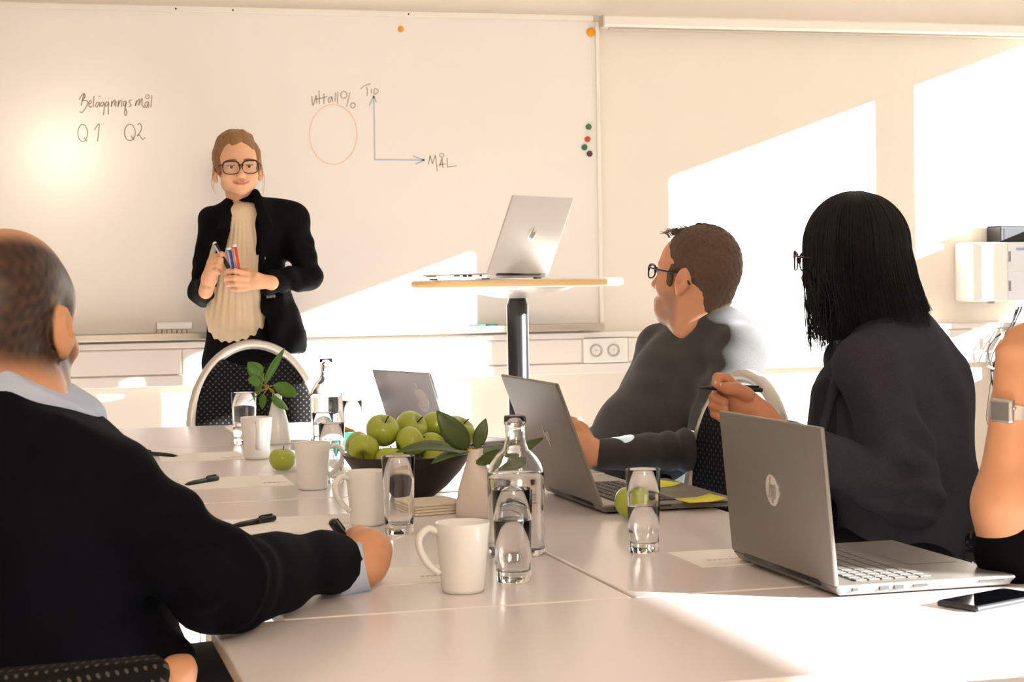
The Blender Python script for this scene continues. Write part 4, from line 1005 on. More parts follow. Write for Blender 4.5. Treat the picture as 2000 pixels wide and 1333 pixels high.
def glasses(h, parent, base, col, lw=0.026, lh=0.019, yy=0.104, thick=0.0022, z0=0.006, cat=0.0, temple_z=0.010):
    mt = mat('spectacle frame '+col, col, 0.25)
    t = obj('spectacles', tube_me('spectacles', [q-base for q in spline([h.P(-0.009, yy-0.001, z0+0.006), h.P(0, yy+0.002, z0+0.009), h.P(0.009, yy-0.001, z0+0.006)], 4)], thick*1.2*h.s, 8), mt, parent)
    G = []
    for sx in (-1, 1):
        pts = []
        for i in range(29):
            a = 2*math.pi*i/28; cx, cz = math.cos(a), math.sin(a)
            x = sx*(0.033+lw*np.sign(cx)*abs(cx)**0.75); z = z0+lh*np.sign(cz)*abs(cz)**0.75+(cat*max(0, cx)*max(0, cz))
            pts.append(h.P(x, yy-0.010*((x/0.06)**2), z)-base)
        obj('rim', tube_me('rim', pts, [thick*h.s*(1.5 if math.sin(2*math.pi*i/28) > 0 else 0.9) for i in range(29)], 8), mt, t)
        vs = pts[:-1]; obj('lens', mesh('lens', vs+[q-h.f*0.0015 for q in vs], [tuple(range(28)), tuple(range(55, 27, -1))]+[(i, (i+1) % 28, 28+(i+1) % 28, 28+i) for i in range(28)]), M_LENS, t)
        obj('temple', tube_me('temple', [q-base for q in spline([h.P(sx*(0.033+lw), yy-0.010, z0+lh*0.55), h.P(sx*0.074, yy-0.035, temple_z+0.004), h.P(sx*0.081, 0.02, temple_z), h.P(sx*0.081, -0.01, temple_z), h.P(sx*0.079, -0.03, -0.012)], 5)], thick*h.s*1.1, 8, 1.0), mt, t)
    return t
def person(label, base, parts, ma, masks=None):
    o = obj('person', geo_mesh('person', parts, base, masks), ma, None, base); tag(o, label, 'person'); return o
def garment(name, parent, base, S, res, ma, disp=None, label=None, it=1, clip=None):
    v, q = S.mesh(res, disp, clip); v = relax(v, q, it)
    o = obj(name, geo_mesh(name, [(v, q)], base), ma, parent)
    if label: o['label'] = label
    return o
def strands(name, parent, base, ma, curves, r0=0.0012, r1=0.0003, n=4):
    G = []
    for c in curves:
        k = len(c); rr = [r0*(0.6+0.4*math.sin(math.pi*min(1, i/(k-1)+0.2)))*(1-i/(k-1))+r1 for i in range(k)]
        G.append(tube_geo([np.asarray(p)-base for p in c], rr, n, cap=False))
    vs, fs = join_geo(G); o = obj(name, mesh(name, vs, fs, True), ma, parent); o['kind'] = 'stuff'; return o
def hm(S, res=0.0035, it=1, disp=None, clip=None):
    v, q = S.mesh(res, disp, clip); return relax(v, q, it), q
def pc(D, lst):
    """photo points (px, py, depth offset, radius) at depth D -> [(point, radius)]"""
    return [(at(x, y, D+d), r) for x, y, d, r in lst]
UP = V(0, 0, 1)
# ------------------------------------------------------------ people
def floorpt(p): return V(p[0], p[1], 0.0)
SK = dict(rough=0.45, spec=0.4, sub=0.12, noise=0.06, nscale=60)
BLACKCLOTH = mat('black suit cloth', '080709', 0.85, spec=0.15, noise=0.2, nscale=300, bump=0.15, bscale=900)
TROUSER = mat('dark trouser cloth', '131216', 0.85, spec=0.15)

# ---- standing woman in a black jacket
D0 = 6.62
hB = Head(at(464, 334, D0-0.03), -FWD*math.cos(R(15))+RGT*math.sin(R(15)), UPV-0.07*RGT, 1.02, 0.70)
base = floorpt(at(478, 660, D0)); neckB = at(478, 418, D0+0.02)
SH = hB.solid(True, True, neckB)
hand = Solid()
DL = 6.38
hand.chain(pc(DL, [(530, 553, 0.03, 0.026), (508, 550, 0.02, 0.027)]), 0.02); hand.ell(at(490, 548, DL+0.01), (0.036, 0.018, 0.034), np.stack([RGT, FWD, UPV], 1), 0.02)
for ch in ([(482, 535, 0, 0.010), (460, 530, -0.015, 0.0092), (444, 532, 0.0, 0.0088), (441, 537, 0.02, 0.008)], [(482, 545, -0.005, 0.0105), (458, 543, -0.02, 0.0096), (442, 544, -0.004, 0.009), (440, 548, 0.018, 0.008)],
           [(482, 555, 0, 0.010), (461, 555, -0.016, 0.0093), (446, 555, 0, 0.0086), (445, 557, 0.016, 0.008)], [(484, 564, 0.006, 0.009), (466, 566, -0.008, 0.008), (453, 565, 0.004, 0.0074)], [(500, 540, 0.0, 0.014), (484, 530, 0.035, 0.012), (466, 529, 0.045, 0.0095)]):
    hand.chain(pc(DL, ch), 0.005)
DR = 6.42
hand.chain(pc(DR, [(402, 570, 0.04, 0.026), (408, 548, 0.02, 0.026)]), 0.02); hand.cap(at(410, 540, DR+0.01), at(420, 514, DR+0.005), 0.026, 0.029, 0.02)
for ch in ([(420, 502, 0, 0.010), (433, 497, -0.02, 0.0095), (442, 504, -0.012, 0.0085), (438, 510, 0.01, 0.008)], [(416, 510, -0.012, 0.0105), (430, 508, -0.028, 0.0095), (439, 514, -0.016, 0.0085), (434, 518, 0.008, 0.008)],
           [(413, 519, -0.012, 0.010), (427, 518, -0.028, 0.0093), (435, 523, -0.016, 0.0084), (429, 526, 0.006, 0.0078)], [(411, 528, -0.008, 0.009), (422, 528, -0.022, 0.0083), (429, 532, -0.012, 0.0076), (424, 534, 0.006, 0.007)], [(416, 528, 0.03, 0.013), (430, 508, 0.04, 0.011), (442, 496, 0.02, 0.009)]):
    hand.chain(pc(DR, ch), 0.005)
core = Solid(); core.ecap(at(478, 430, D0), at(474, 640, D0), (0.10, 0.07), (0.10, 0.07), RGT); core.cap(at(450, 660, D0), base-0.06*RGT+UP*0.12, 0.06, 0.04); core.cap(at(510, 660, D0), base+0.06*RGT+UP*0.12, 0.06, 0.04); core.cap(at(478, 440, D0), at(418, 438, D0), 0.035, 0.035); core.cap(at(418, 438, D0), at(393, 572, D0+0.03), 0.035, 0.03); core.cap(at(393, 572, D0+0.03), at(404, 562, DR+0.02), 0.03, 0.024); core.cap(at(478, 440, D0), at(570, 430, D0), 0.035, 0.035); core.cap(at(570, 430, D0), at(602, 541, D0-0.02), 0.035, 0.03); core.cap(at(602, 541, D0-0.02), at(522, 553, DL+0.03), 0.03, 0.024)
M_SKB = mat('skin of the standing woman', 'EFB892', attr={'lips': 'CC7C6A', 'brow': '7A5238'}, **SK)
pB = person('standing woman in a black jacket and cream blouse holding marker pens', base, [hm(SH, 0.0028), hm(hand, 0.0024), hm(core, 0.014)], M_SKB, {'lips': hB.lipmask(), 'brow': hB.browmask()})
eyes(hB, pB, base, '3C4A54')
glasses(hB, pB, base, '2A171A', 0.029, 0.0225, 0.108, 0.0020, 0.003, 0.006)
S = Solid(); hB.e(S, (0, -0.018, 0.053), (0.083, 0.101, 0.088)); hB.e(S, (0, -0.062, 0.03), (0.070, 0.055, 0.066), 0.03); hB.e(S, (0, -0.02, 0.118), (0.055, 0.06, 0.026), 0.03)
for sx in (-1, 1): hB.e(S, (sx*0.066, 0.012, 0.03), (0.014, 0.042, 0.05), 0.02); hB.e(S, (sx*0.086, -0.004, -0.012), (0.02, 0.026, 0.030), 0.008, -1)
hB.e(S, (0, 0.096, -0.006), (0.070, 0.080, 0.088), 0.016, -1); hB.e(S, (0, 0.03, -0.09), (0.11, 0.09, 0.07), 0.01, -1)
M_HAIRB = mat('light brown hair', '8F673C', 0.5, noise=0.5, nscale=1.0, stretch=(160, 20, 40), bump=0.6, bscale=2.5)
garment('hair', pB, base, S, 0.0032, M_HAIRB, addf(wob(3, 0.0022, 0.04), lambda P: 0.0004*np.sin(hB.loc(P)[:, 0]*420+2*np.sin(hB.loc(P)[:, 1]*30))), it=5)
rr = random.Random(8); cv = []
for sx in (-1, 1):
    for i in range(4):
        cv.append([hB.P(sx*0.075, 0.03, 0.05), hB.P(sx*(0.083+rr.uniform(0, 0.012)), 0.02, 0.0), hB.P(sx*(0.083+rr.uniform(0, 0.015)), 0.01, -0.05), hB.P(sx*(0.078+rr.uniform(0, 0.02)), 0.0, -0.09-rr.uniform(0, 0.03))])
strands('hair_strands', pB, base, M_HAIRB, [spline(c, 8) for c in cv], 0.0005, 0.0002)
# blouse with pleats
S = Solid(); S.cap(at(474, 428, D0), at(474, 445, D0-0.01), 0.050, 0.066, 0.03)
S.ecap(at(476, 440, D0), at(472, 520, D0-0.01), (0.115, 0.088), (0.118, 0.105), RGT); S.ecap(at(472, 520, D0-0.01), at(466, 628, D0-0.01), (0.118, 0.105), (0.115, 0.112), RGT)
hB_pleat = lambda P: 0.0028*np.sin(2*math.pi*(((P-neckB)@RGT)/(0.012+0.020*np.clip((neckB[2]-P[:, 2])/0.5, 0, 1))))*smooth01(neckB[2]-P[:, 2], 0.0, 0.06)
garment('blouse', pB, base, S, 0.0045, mat('cream pleated silk', 'EED6B4', 0.5, sheen=0.2, noise=0.04, nscale=40), addf(hB_pleat, wob(5, 0.0025, 0.12)))
obj('collar_frill', tube_me('collar_frill', [np.array(at(474, 406, D0-0.005))+0.049*(math.cos(a)*RGT+math.sin(a)*FWD)+UPV*(0.004*math.sin(9*a)-0.012*math.cos(a+1.4)) - base for a in np.linspace(0, 2*math.pi, 60)], 0.005, 8), mat('cream pleated silk', 'EED6B4'), pB)
# jacket
S = Solid()
S.cap(at(478, 408, D0+0.03), at(418, 434, D0+0.01), 0.036, 0.052, 0.03); S.cap(at(488, 402, D0+0.03), at(572, 424, D0+0.01), 0.036, 0.056, 0.03)
S.ecap(at(484, 445, D0+0.01), at(484, 545, D0+0.01), (0.148, 0.112), (0.130, 0.115), RGT, 0.04); S.ecap(at(484, 545, D0+0.01), at(508, 668, D0+0.01), (0.130, 0.115), (0.175, 0.140), RGT, 0.04)
S.cap(at(418, 438, D0+0.01), at(393, 572, D0+0.03), 0.052, 0.046, 0.03); S.cap(at(393, 572, D0+0.03), at(410, 562, DR+0.07), 0.046, 0.040, 0.02)
S.cap(at(572, 430, D0+0.01), at(602, 540, D0-0.02), 0.057, 0.050, 0.03); S.cap(at(602, 541, D0-0.02), at(518, 553, DL+0.05), 0.050, 0.040, 0.02)
S.cap(at(500, 378, D0-0.0), at(516, 420, D0-0.06), 0.017, 0.020, 0.02); S.cap(at(449, 396, D0-0.0), at(440, 430, D0-0.06), 0.015, 0.018, 0.02)
# open front: cut a wedge between the lapels, and the sleeve mouths
ctr = at(470, 560, D0-0.12); nF = np.cross
def side(pa, pb, flip): a, b = at(*pa, D0-0.1), at(*pb, D0-0.1); n_ = unit(np.cross(b-a, FWD)); return (n_*-flip, a)
S.planes([side((447, 380), (414, 610), 1), side((496, 380), (503, 560), -1), (FWD, at(470, 560, D0-0.02)), (-FWD, at(470, 560, D0-0.6)), (UPV, at(470, 395, D0)), (-UPV, at(470, 900, D0))], at(470, 560, D0-0.1), 0.42, 0.012)
S.planes([side((485, 520), (527, 665), -1), side((430, 520), (428, 700), 1), (FWD, at(470, 560, D0-0.02)), (-FWD, at(470, 560, D0-0.6))], at(470, 640, D0-0.1), 0.24, 0.012)
S.cap(at(410, 562, DR+0.06), at(416, 545, DR-0.03), 0.030, 0.034, 0.006, -1); S.cap(at(520, 553, DL+0.06), at(490, 552, DL-0.01), 0.030, 0.034, 0.006, -1)
S.planes([(UPV, at(510, 690, D0)), (-UPV, at(510, 900, D0))], at(510, 760, D0), 0.32, 0.01)
fl = folds([(at(592, 500, D0-0.06), UPV+0.5*RGT, 0.05, 0.006, 0.09), (at(395, 540, D0-0.05), UPV, 0.045, 0.005, 0.08), (at(560, 552, DL+0.1), RGT+0.4*UPV, 0.05, 0.005, 0.09), (at(560, 620, D0-0.1), RGT, 0.09, 0.006, 0.12)])
jk = garment('jacket', pB, base, S, 0.006, BLACKCLOTH, addf(wob(11, 0.0035, 0.10), fl))
lap = Solid()
for a, b, c in (((500, 378), (520, 440), (506, 540)), ((449, 396), (436, 450), (420, 560))):
    lap.ecap(at(*a, D0-0.04), at(*b, D0-0.125), (0.016, 0.007), (0.026, 0.007), RGT, 0.006); lap.ecap(at(*b, D0-0.125), at(*c, D0-0.125), (0.026, 0.007), (0.006, 0.005), RGT, 0.006)
o = garment('lapel', jk, base, lap, 0.004, BLACKCLOTH, it=4); o.parent = jk
for i in range(3):
    o = obj('cuff_button', lathe_me('cuff_button', [(0.006, 0), (0.006, 0.002), (0, 0.003)], 12), mat('grey button', '6B6058', 0.3), jk, at(523+6*i, 580-0.7*i, DL+0.025)-base, (R(90), 0, 0))
S = Solid(); S.ecap(at(472, 640, D0), at(478, 700, D0), (0.125, 0.095), (0.150, 0.105), RGT)
for sx in (-1, 1): S.cap(at(478+sx*36, 720, D0), base+sx*0.08*RGT+UP*0.45, 0.085, 0.065, 0.03); S.cap(base+sx*0.08*RGT+UP*0.45, base+sx*0.085*RGT+UP*0.06, 0.065, 0.055, 0.02)
garment('trousers', pB, base, S, 0.010, TROUSER, wob(2, 0.003, 0.15))
for sx in (-1, 1):
    S = Solid(); S.ecap(base+sx*0.085*RGT+UP*0.035+FWD*0.03, base+sx*0.09*RGT+UP*0.03-FWD*0.14, (0.038, 0.034), (0.036, 0.024), RGT)
    garment('shoe', pB, base, S, 0.006, M_BLACKP)
def marker(label, tip, tail, col, cap='F2EEE8', r=0.0085):
    tip, tail = np.asarray(tip), np.asarray(tail); L_ = np.linalg.norm(tail-tip); d = (tail-tip)/L_; X = lambda u: d*L_*u
    t = thing('marker_pen', label, 'marker', tip, 0, 'marker pens in the standing woman\'s hands')
    obj('barrel', tube_me('barrel', [X(0.0), X(0.02), X(0.93)], [r*0.7, r, r], 12), mat('marker '+col, col, 0.35), t)
    obj('end_plug', tube_me('end_plug', [X(0.93), X(0.99), X(1.0)], [r*0.98, r*0.98, r*0.7], 12), mat('marker end '+cap, cap, 0.35), t)
    obj('stripe', tube_me('stripe', [X(0.3)+(-FWD-0.6*RGT)*r*0.55, X(0.9)+(-FWD-0.6*RGT)*r*0.55], 0.0045, 8), mat('pale print on '+col, 'C9C9E8' if col != 'E0442F' else 'F7B8A8', 0.4), t)
    return t
marker('blue marker pen held upright beside the red one', at(459, 550, DL+0.018), at(446, 484, DL+0.012), '3B4FB0')
marker('red marker pen held upright beside the blue one', at(470, 552, DL+0.02), at(457, 478, DL+0.015), 'E0442F')
marker('black marker pen pointing down from the standing woman\'s fist', at(447, 524, DR-0.03), at(418, 474, DR-0.005), '1C1A1A', 'E8E2D8', 0.0075)

# ---- seated man in a grey sweater
D0 = 4.78
hC = Head(at(1357, 546, D0), -RGT*math.cos(R(34))+FWD*math.sin(R(34))+0.13*UPV, UPV, 1.055)
base = floorpt(at(1400, 900, D0)); neckC = at(1385, 650, D0+0.02)
fT = unit(-0.86*RGT-0.5*FWD); lT = np.cross(UP, fT)
SH = hC.solid(False, True, neckC, 1.0)
SH.cap(hC.P(0.0, -0.045, -0.02), at(1385, 640, D0+0.03), 0.052, 0.066, 0.03)
SH.cap(hC.P(0.0, 0.03, -0.095), at(1345, 650, D0-0.02), 0.035, 0.046, 0.03)
hand = Solid(); DH = 4.31
hand.chain(pc(DH, [(1195, 892, 0.01, 0.027), (1165, 887, 0, 0.028)]), 0.02); hand.cap(at(1160, 884, DH), at(1138, 868, DH+0.0), 0.027, 0.030, 0.02)
for ch in ([(1140, 850, 0.0, 0.011), (1126, 832, 0.0, 0.010), (1117, 818, 0.01, 0.0085)], [(1134, 860, -0.006, 0.011), (1115, 846, 0, 0.010), (1104, 838, 0.02, 0.0085)], [(1131, 870, -0.008, 0.0105), (1112, 862, -0.004, 0.0095), (1098, 858, 0.015, 0.008)], [(1132, 881, -0.008, 0.0095), (1116, 879, -0.004, 0.0085), (1103, 876, 0.01, 0.0075)], [(1152, 862, 0.02, 0.014), (1140, 838, 0.03, 0.012), (1130, 822, 0.03, 0.0095)]):
    hand.chain(pc(DH, ch), 0.005)
core = Solid(); core.ecap(at(1370, 690, D0), at(1300, 900, D0), (0.13, 0.09), (0.13, 0.10), lT); core.cap(neckC, at(1385, 700, D0), 0.05, 0.05); core.cap(at(1370, 700, D0), at(1440, 692, D0-0.14), 0.04, 0.04); core.cap(at(1440, 692, D0-0.14), at(1380, 882, 4.50), 0.04, 0.035); core.cap(at(1380, 882, 4.50), at(1175, 889, DH), 0.034, 0.024)
stub = lambda W: 0.62*smooth01(-hC.loc(W)[:, 2], 0.018, 0.05)*smooth01(hC.loc(W)[:, 1], -0.005, 0.02)*(1-smooth01(-hC.loc(W)[:, 2], 0.115, 0.14))
M_SKC = mat('skin of the grey-sweater man', 'DDA07C', attr={'stubble': '8F6E58', 'lips': 'A8604E', 'brow': '5A4030'}, **SK)
pC = person('man in a grey sweater and dark glasses looking toward the whiteboard', base, [hm(SH, 0.003), hm(hand, 0.0028), hm(core, 0.014)], M_SKC, {'stubble': stub, 'lips': hC.lipmask(), 'brow': hC.browmask()})
eyes(hC, pC, base, '55606A'); glasses(hC, pC, base, '16161E', 0.025, 0.017, 0.110, 0.0022, 0.008, 0.0, 0.012)
S = Solid(); hC.e(S, (0, -0.018, 0.052), (0.0815, 0.099, 0.088)); hC.e(S, (0, -0.055, 0.015), (0.071, 0.056, 0.066), 0.03); hC.e(S, (0, -0.066, -0.055), (0.052, 0.032, 0.052), 0.03)
for sx in (-1, 1): hC.e(S, (sx*0.088, 0.002, -0.012), (0.022, 0.021, 0.034), 0.006, -1); hC.e(S, (sx*0.073, 0.030, 0.0), (0.006, 0.010, 0.026), 0.01)
hC.e(S, (0, 0.118, 0.005), (0.10, 0.088, 0.105), 0.012, -1); hC.e(S, (0, 0.032, -0.090), (0.11, 0.068, 0.080), 0.01, -1)
M_HAIRC = mat('short brown hair', '5A4332', 0.6, noise=0.4, nscale=90, bump=0.8, bscale=260)
garment('hair', pC, base, S, 0.0032, M_HAIRC, wob(7, 0.0009, 0.012, 8))
rr = random.Random(5); cv = []
for i in range(150):
    x = rr.uniform(-0.05, 0.05); y = rr.uniform(0.02, 0.062); p0 = hC.P(x, y, 0.116-0.35*max(0, y-0.03)-4.5*x*x)
    cv.append([p0, p0+hC.u*0.007+hC.f*0.006, p0+hC.u*(0.010+rr.uniform(-0.004, 0.006))+hC.f*0.018+hC.l*rr.uniform(-0.008, 0.008), p0+hC.u*(0.007+rr.uniform(-0.006, 0.006))+hC.f*(0.028+rr.uniform(-0.006, 0.008))])
for i in range(420):
    a = rr.uniform(0, 2*math.pi); ph = rr.uniform(0.1, 2.1); n_ = V(math.sin(ph)*math.sin(a), math.sin(ph)*math.cos(a), math.cos(ph))
    if n_[1] > 0.35 and n_[2] < 0.7: continue
    p0 = hC.P(n_[0]*0.081, -0.018+n_[1]*0.099, 0.052+n_[2]*0.088); nw = hC.A@n_; dn = unit(-hC.u*0.8-hC.f*0.5); dn = unit(dn-nw*(dn@nw)*1.05)
    if n_[2] < -0.55: continue
    cv.append([p0-nw*0.001, p0+dn*0.007+nw*0.0008, p0+dn*0.014-nw*0.0002])
strands('hair_strands', pC, base, M_HAIRC, [spline(c, 3) for c in cv], 0.0010)
S = Solid()
S.ecap(at(1385, 668, D0+0.02), at(1345, 760, D0), (0.155, 0.105), (0.19, 0.135), lT, 0.05); S.ecap(at(1345, 760, D0), at(1285, 880, D0-0.02), (0.19, 0.135), (0.185, 0.165), lT, 0.05); S.ecap(at(1285, 880, D0-0.02), at(1310, 980, D0), (0.185, 0.165), (0.19, 0.16), lT, 0.05)
S.cap(at(1395, 650, D0+0.02), at(1440, 690, D0-0.14), 0.062, 0.068, 0.04); S.cap(at(1385, 650, D0+0.05), at(1290, 680, D0+0.17), 0.060, 0.062, 0.04)
S.cap(at(1440, 692, D0-0.14), at(1380, 880, 4.50), 0.068, 0.058, 0.03); S.cap(at(1380, 882, 4.50), at(1178, 889, DH+0.005), 0.056, 0.038, 0.02)
S.cap(at(1290, 685, D0+0.17), at(1215, 850, D0+0.15), 0.062, 0.052, 0.03); S.cap(at(1215, 850, D0+0.15), at(1140, 868, D0+0.02), 0.050, 0.036, 0.02)
S.cap(at(1385, 640, D0+0.02), at(1400, 590, D0+0.02), 0.060, 0.058, 0.008, -1)
vn = at(1306, 662, D0-0.10); S.cap(at(1368, 608, D0-0.0), vn, 0.056, 0.010, 0.008, -1)
S.cap(at(1162, 888, DH), at(1130, 884, DH), 0.026, 0.030, 0.006, -1); S.planes([(unit(at(1200, 889, DH)-at(1150, 886, DH)), at(1158, 887, DH))], at(1140, 885, DH), 0.05, 0.003)
fl = folds([(at(1370, 860, 4.44), unit(at(1180, 889, DH)-at(1380, 880, 4.50)), 0.050, 0.0075, 0.10), (at(1290, 888, 4.35), RGT, 0.055, 0.004, 0.08), (at(1420, 740, 4.58), UPV+0.4*RGT, 0.08, 0.005, 0.10), (at(1300, 740, 4.64), RGT*0.7+UPV, 0.08, 0.004, 0.13)])
M_KNIT = mat('grey melange knit', '434140', 0.9, spec=0.12, noise=0.22, nscale=260, sheen=0.15, bump=0.35, bscale=700)
sw = garment('sweater', pC, base, S, 0.0065, M_KNIT, addf(wob(21, 0.004, 0.13), fl), it=2)
from mathutils.bvhtree import BVHTree
def touch(o, px, py):
    """point and normal where the surface of o meets the line of sight through a photo point"""
    t = BVHTree.FromPolygons([v.co[:] for v in o.data.vertices], [p.vertices[:] for p in o.data.polygons]); h = t.ray_cast(Vector(CAMP-np.array(o.matrix_basis.translation)-base), Vector(ray(px, py))); return h[0], h[1]
lp_, ln_ = touch(sw, 1352, 664)
if lp_ is not None:
    lo = obj('chest_logo', stroke_me('chest_logo', [[(-0.015+0.005*i, 0.0022*math.sin(i*2.1)) for i in range(7)]], 0.0022), mat('pale embroidery', '8A8580', 0.7), sw, np.array(lp_))
    lo.rotation_euler = (-ln_).to_track_quat('Y', 'Z').to_euler()
S = Solid()
for l_, d in ((0, -0.10), (1, 0.12)): 
    hip = at(1345, 985, D0+d); kn = hip+fT*0.42+V(0.0, 0.12, 0)*0+UP*-0.02; S.cap(hip, kn, 0.088, 0.065, 0.03); S.cap(kn, V(kn[0], kn[1], 0.10), 0.062, 0.05, 0.03)
garment('jeans', pC, base, S, 0.010, mat('blue denim', '5E7FA8', 0.85, noise=0.25, nscale=200), wob(4, 0.004, 0.12))

# ---- seated woman with black hair
D0 = 3.87
hD = Head(at(1668, 520, D0), -RGT*math.cos(R(27))+FWD*math.sin(R(27)), UPV, 0.97)
base = floorpt(at(1780, 1000, D0)); neckD = at(1712, 650, D0+0.03)
fT = unit(-0.92*RGT+0.38*FWD); lT = np.cross(UP, fT)
SH = hD.solid(True, False, neckD)
hand = Solid(); DH = 3.56
hand.chain(pc(DH, [(1530, 850, 0.0, 0.025), (1490, 815, 0, 0.025)]), 0.02)
hand.cap(at(1484, 808, DH), at(1448, 778, DH+0.01), 0.026, 0.026, 0.015); hand.cap(at(1460, 800, DH+0.015), at(1430, 782, DH+0.02), 0.025, 0.024, 0.015)
for ch in ([(1440, 762, 0.012, 0.0125), (1418, 740, 0.015, 0.0108), (1402, 738, 0.01, 0.0098), (1398, 752, -0.004, 0.0088)], [(1460, 772, -0.015, 0.0145), (1438, 760, -0.028, 0.0125), (1420, 759, -0.026, 0.0112), (1407, 756, -0.016, 0.009)],
           [(1432, 775, 0.02, 0.0122), (1402, 768, 0.02, 0.011), (1394, 778, 0.002, 0.0102), (1414, 786, -0.014, 0.0092)], [(1434, 788, 0.02, 0.012), (1402, 782, 0.022, 0.0108), (1393, 793, 0.004, 0.010), (1415, 800, -0.012, 0.009)], [(1440, 800, 0.02, 0.011), (1408, 797, 0.024, 0.0098), (1396, 808, 0.008, 0.009), (1412, 820, -0.008, 0.0082)]):
    hand.chain(pc(DH, ch), 0.004)
core = Solid(); core.ecap(at(1730, 700, D0), at(1780, 980, D0), (0.12, 0.08), (0.12, 0.09), lT); core.cap(neckD, at(1730, 720, D0), 0.05, 0.05); core.cap(at(1730, 712, D0), at(1698, 722, D0-0.14), 0.04, 0.04); core.cap(at(1698, 722, D0-0.14), at(1778, 968, D0-0.19), 0.04, 0.035); core.cap(at(1778, 968, D0-0.19), at(1510, 832, DH), 0.034, 0.022)
M_SKD = mat('skin of the dark-haired woman', 'BE8260', attr={'lips': '9A4A40', 'brow': '1E1512'}, **SK)
pD = person('seated woman with shoulder-length black hair and dark grey blazer holding a pen', base, [hm(SH, 0.0032), hm(hand, 0.0026), hm(core, 0.014)], M_SKD, {'lips': hD.lipmask(), 'brow': hD.browmask()})
for i, (px, py, d) in enumerate(((1398, 748, -0.012), (1409, 753, -0.026))):
    obj('fingernail', lathe_me('fingernail', [(0.0042, 0), (0.003, 0.0012), (0, 0.0015)], 12), mat('fingernail', 'D9A48C', 0.25), pD, at(px, py, DH+d)-base, (R(80), 0, R(20)))
eyes(hD, pD, base, '2A1A12'); glasses(hD, pD, base, '3A2226', 0.026, 0.020, 0.126, 0.0020, 0.012, 0.005, 0.014)
# hair: a smooth bob with separate locks at its edge
S = Solid(); ax = np.stack([hD.f, hD.l, hD.u], 1)
S.ell(at(1672, 488, D0), (0.108, 0.093, 0.118), ax, 0.03); S.ecap(at(1676, 495, D0), at(1692, 600, D0+0.005), (0.104, 0.091), (0.108, 0.092), hD.f, 0.03)
S.cap(at(1618, 540, D0-0.04), at(1622, 655, D0-0.045), 0.030, 0.016, 0.02); S.cap(at(1640, 560, D0-0.05), at(1652, 655, D0-0.055), 0.030, 0.018, 0.02); S.cap(at(1755, 540, D0), at(1796, 628, D0+0.0), 0.042, 0.016, 0.03); S.cap(at(1735, 560, D0-0.04), at(1765, 628, D0-0.05), 0.04, 0.02, 0.03)
S.cap(at(1612, 540, D0+0.06), at(1622, 640, D0+0.07), 0.035, 0.02, 0.02)
hD.e(S, (0, 0.125, -0.035), (0.062, 0.052, 0.085), 0.012, -1)
M_HAIRD = mat('straight black hair', '0B0909', 0.38, spec=0.35, noise=0.3, nscale=20, stretch=(70, 70, 3), bump=0.5, bscale=40)
ripple = lambda P: 0.0010*np.sin(((P-hD.o)@hD.f)*420+3*np.sin(P[:, 2]*14))*smooth01(hD.u[2]*(hD.o[2]+0.08-P[:, 2]), 0, 0.06)
garment('hair', pD, base, S, 0.005, M_HAIRD, addf(ripple, wob(9, 0.002, 0.09)))
rr = random.Random(12); cv = []
for i in range(420):
    t = rr.random(); dz = rr.uniform(-0.10, 0.09)
    if t < 0.45:   # front locks
        x0, y0, x1, y1 = rr.uniform(1574, 1640), rr.uniform(520, 600), rr.uniform(1588, 1660), 0
        y1 = 650+55*math.exp(-((x1-1618)/22)**2)+rr.uniform(-25, 6); dz = rr.uniform(-0.095, -0.02)
    elif t < 0.8:  # back locks
        x0, y0 = rr.uniform(1700, 1772), rr.uniform(520, 590); x1 = x0+rr.uniform(20, 52); y1 = 628+rr.uniform(-12, 16)
        dz = rr.uniform(-0.09, 0.05)
    else: x0, y0 = rr.uniform(1585, 1620), rr.uniform(500, 560); x1 = rr.uniform(1580, 1625); y1 = rr.uniform(600, 668); dz = rr.uniform(-0.06, 0.02)
    cv.append([at(x0, y0, D0+dz), at(x0*0.5+x1*0.5+rr.uniform(-4, 4), (y0+y1)/2, D0+dz*1.02), at(x1, y1, D0+dz*1.05)])
hc0 = at(1672, 488, D0)
for i in range(1100):  # long hairs from the parting, over the head and straight down
    ph = rr.uniform(0.50, 2*math.pi-0.50); cf, sf = math.cos(ph), math.sin(ph); k = rr.uniform(0.985, 1.03); c = []
    for th in np.linspace(0.12+0.1*rr.random(), math.pi/2, 6):
        c.append(hc0+k*(math.sin(th)*(0.114*cf*hD.f+0.1005*sf*hD.l)+math.cos(th)*0.120*hD.u)+hD.l*0.012*math.cos(th)*(1 if sf > 0 else -1))
    front = max(0.0, cf); hem = (0.155+0.080*front*(1 if sf > 0 else 0.6)+rr.uniform(-0.03, 0.012)); flare = 1.01+0.24*max(0, -cf)
    for q in (0.33, 0.66, 1.0):
        m_ = 1+(flare-1)*q; e = 0.114*cf*hD.f*m_+0.1005*sf*hD.l*(1-0.04*q)
        c.append(hc0+k*e-hD.u*hem*q+RGT*0.012*q*q+unit(hD.f*rr.uniform(-1, 1)+hD.l*rr.uniform(-1, 1))*0.004*q*rr.random())
    cv.append(c)
strands('hair_strands', pD, base, M_HAIRD, [spline(c, 2) for c in cv], 0.0016, 0.0003)
cv2 = []
for i in range(22):   # fly-away hairs over the crown and back
    a = rr.uniform(0.2, 1.3); cv2.append([at(1676+98*math.sin(a+0.3*t), 490-(110+6*t)*math.cos(a+0.3*t), D0+rr.uniform(-0.02, 0.02)) for t in range(4)])
strands('flyaway_hair', pD, base, M_HAIRD, [spline(c, 4) for c in cv2], 0.0004, 0.0002)
M_BLAZER = mat('charcoal wool', '3A3A41', 0.9, spec=0.12, noise=0.35, nscale=320, bump=0.3, bscale=600)
S = Solid()
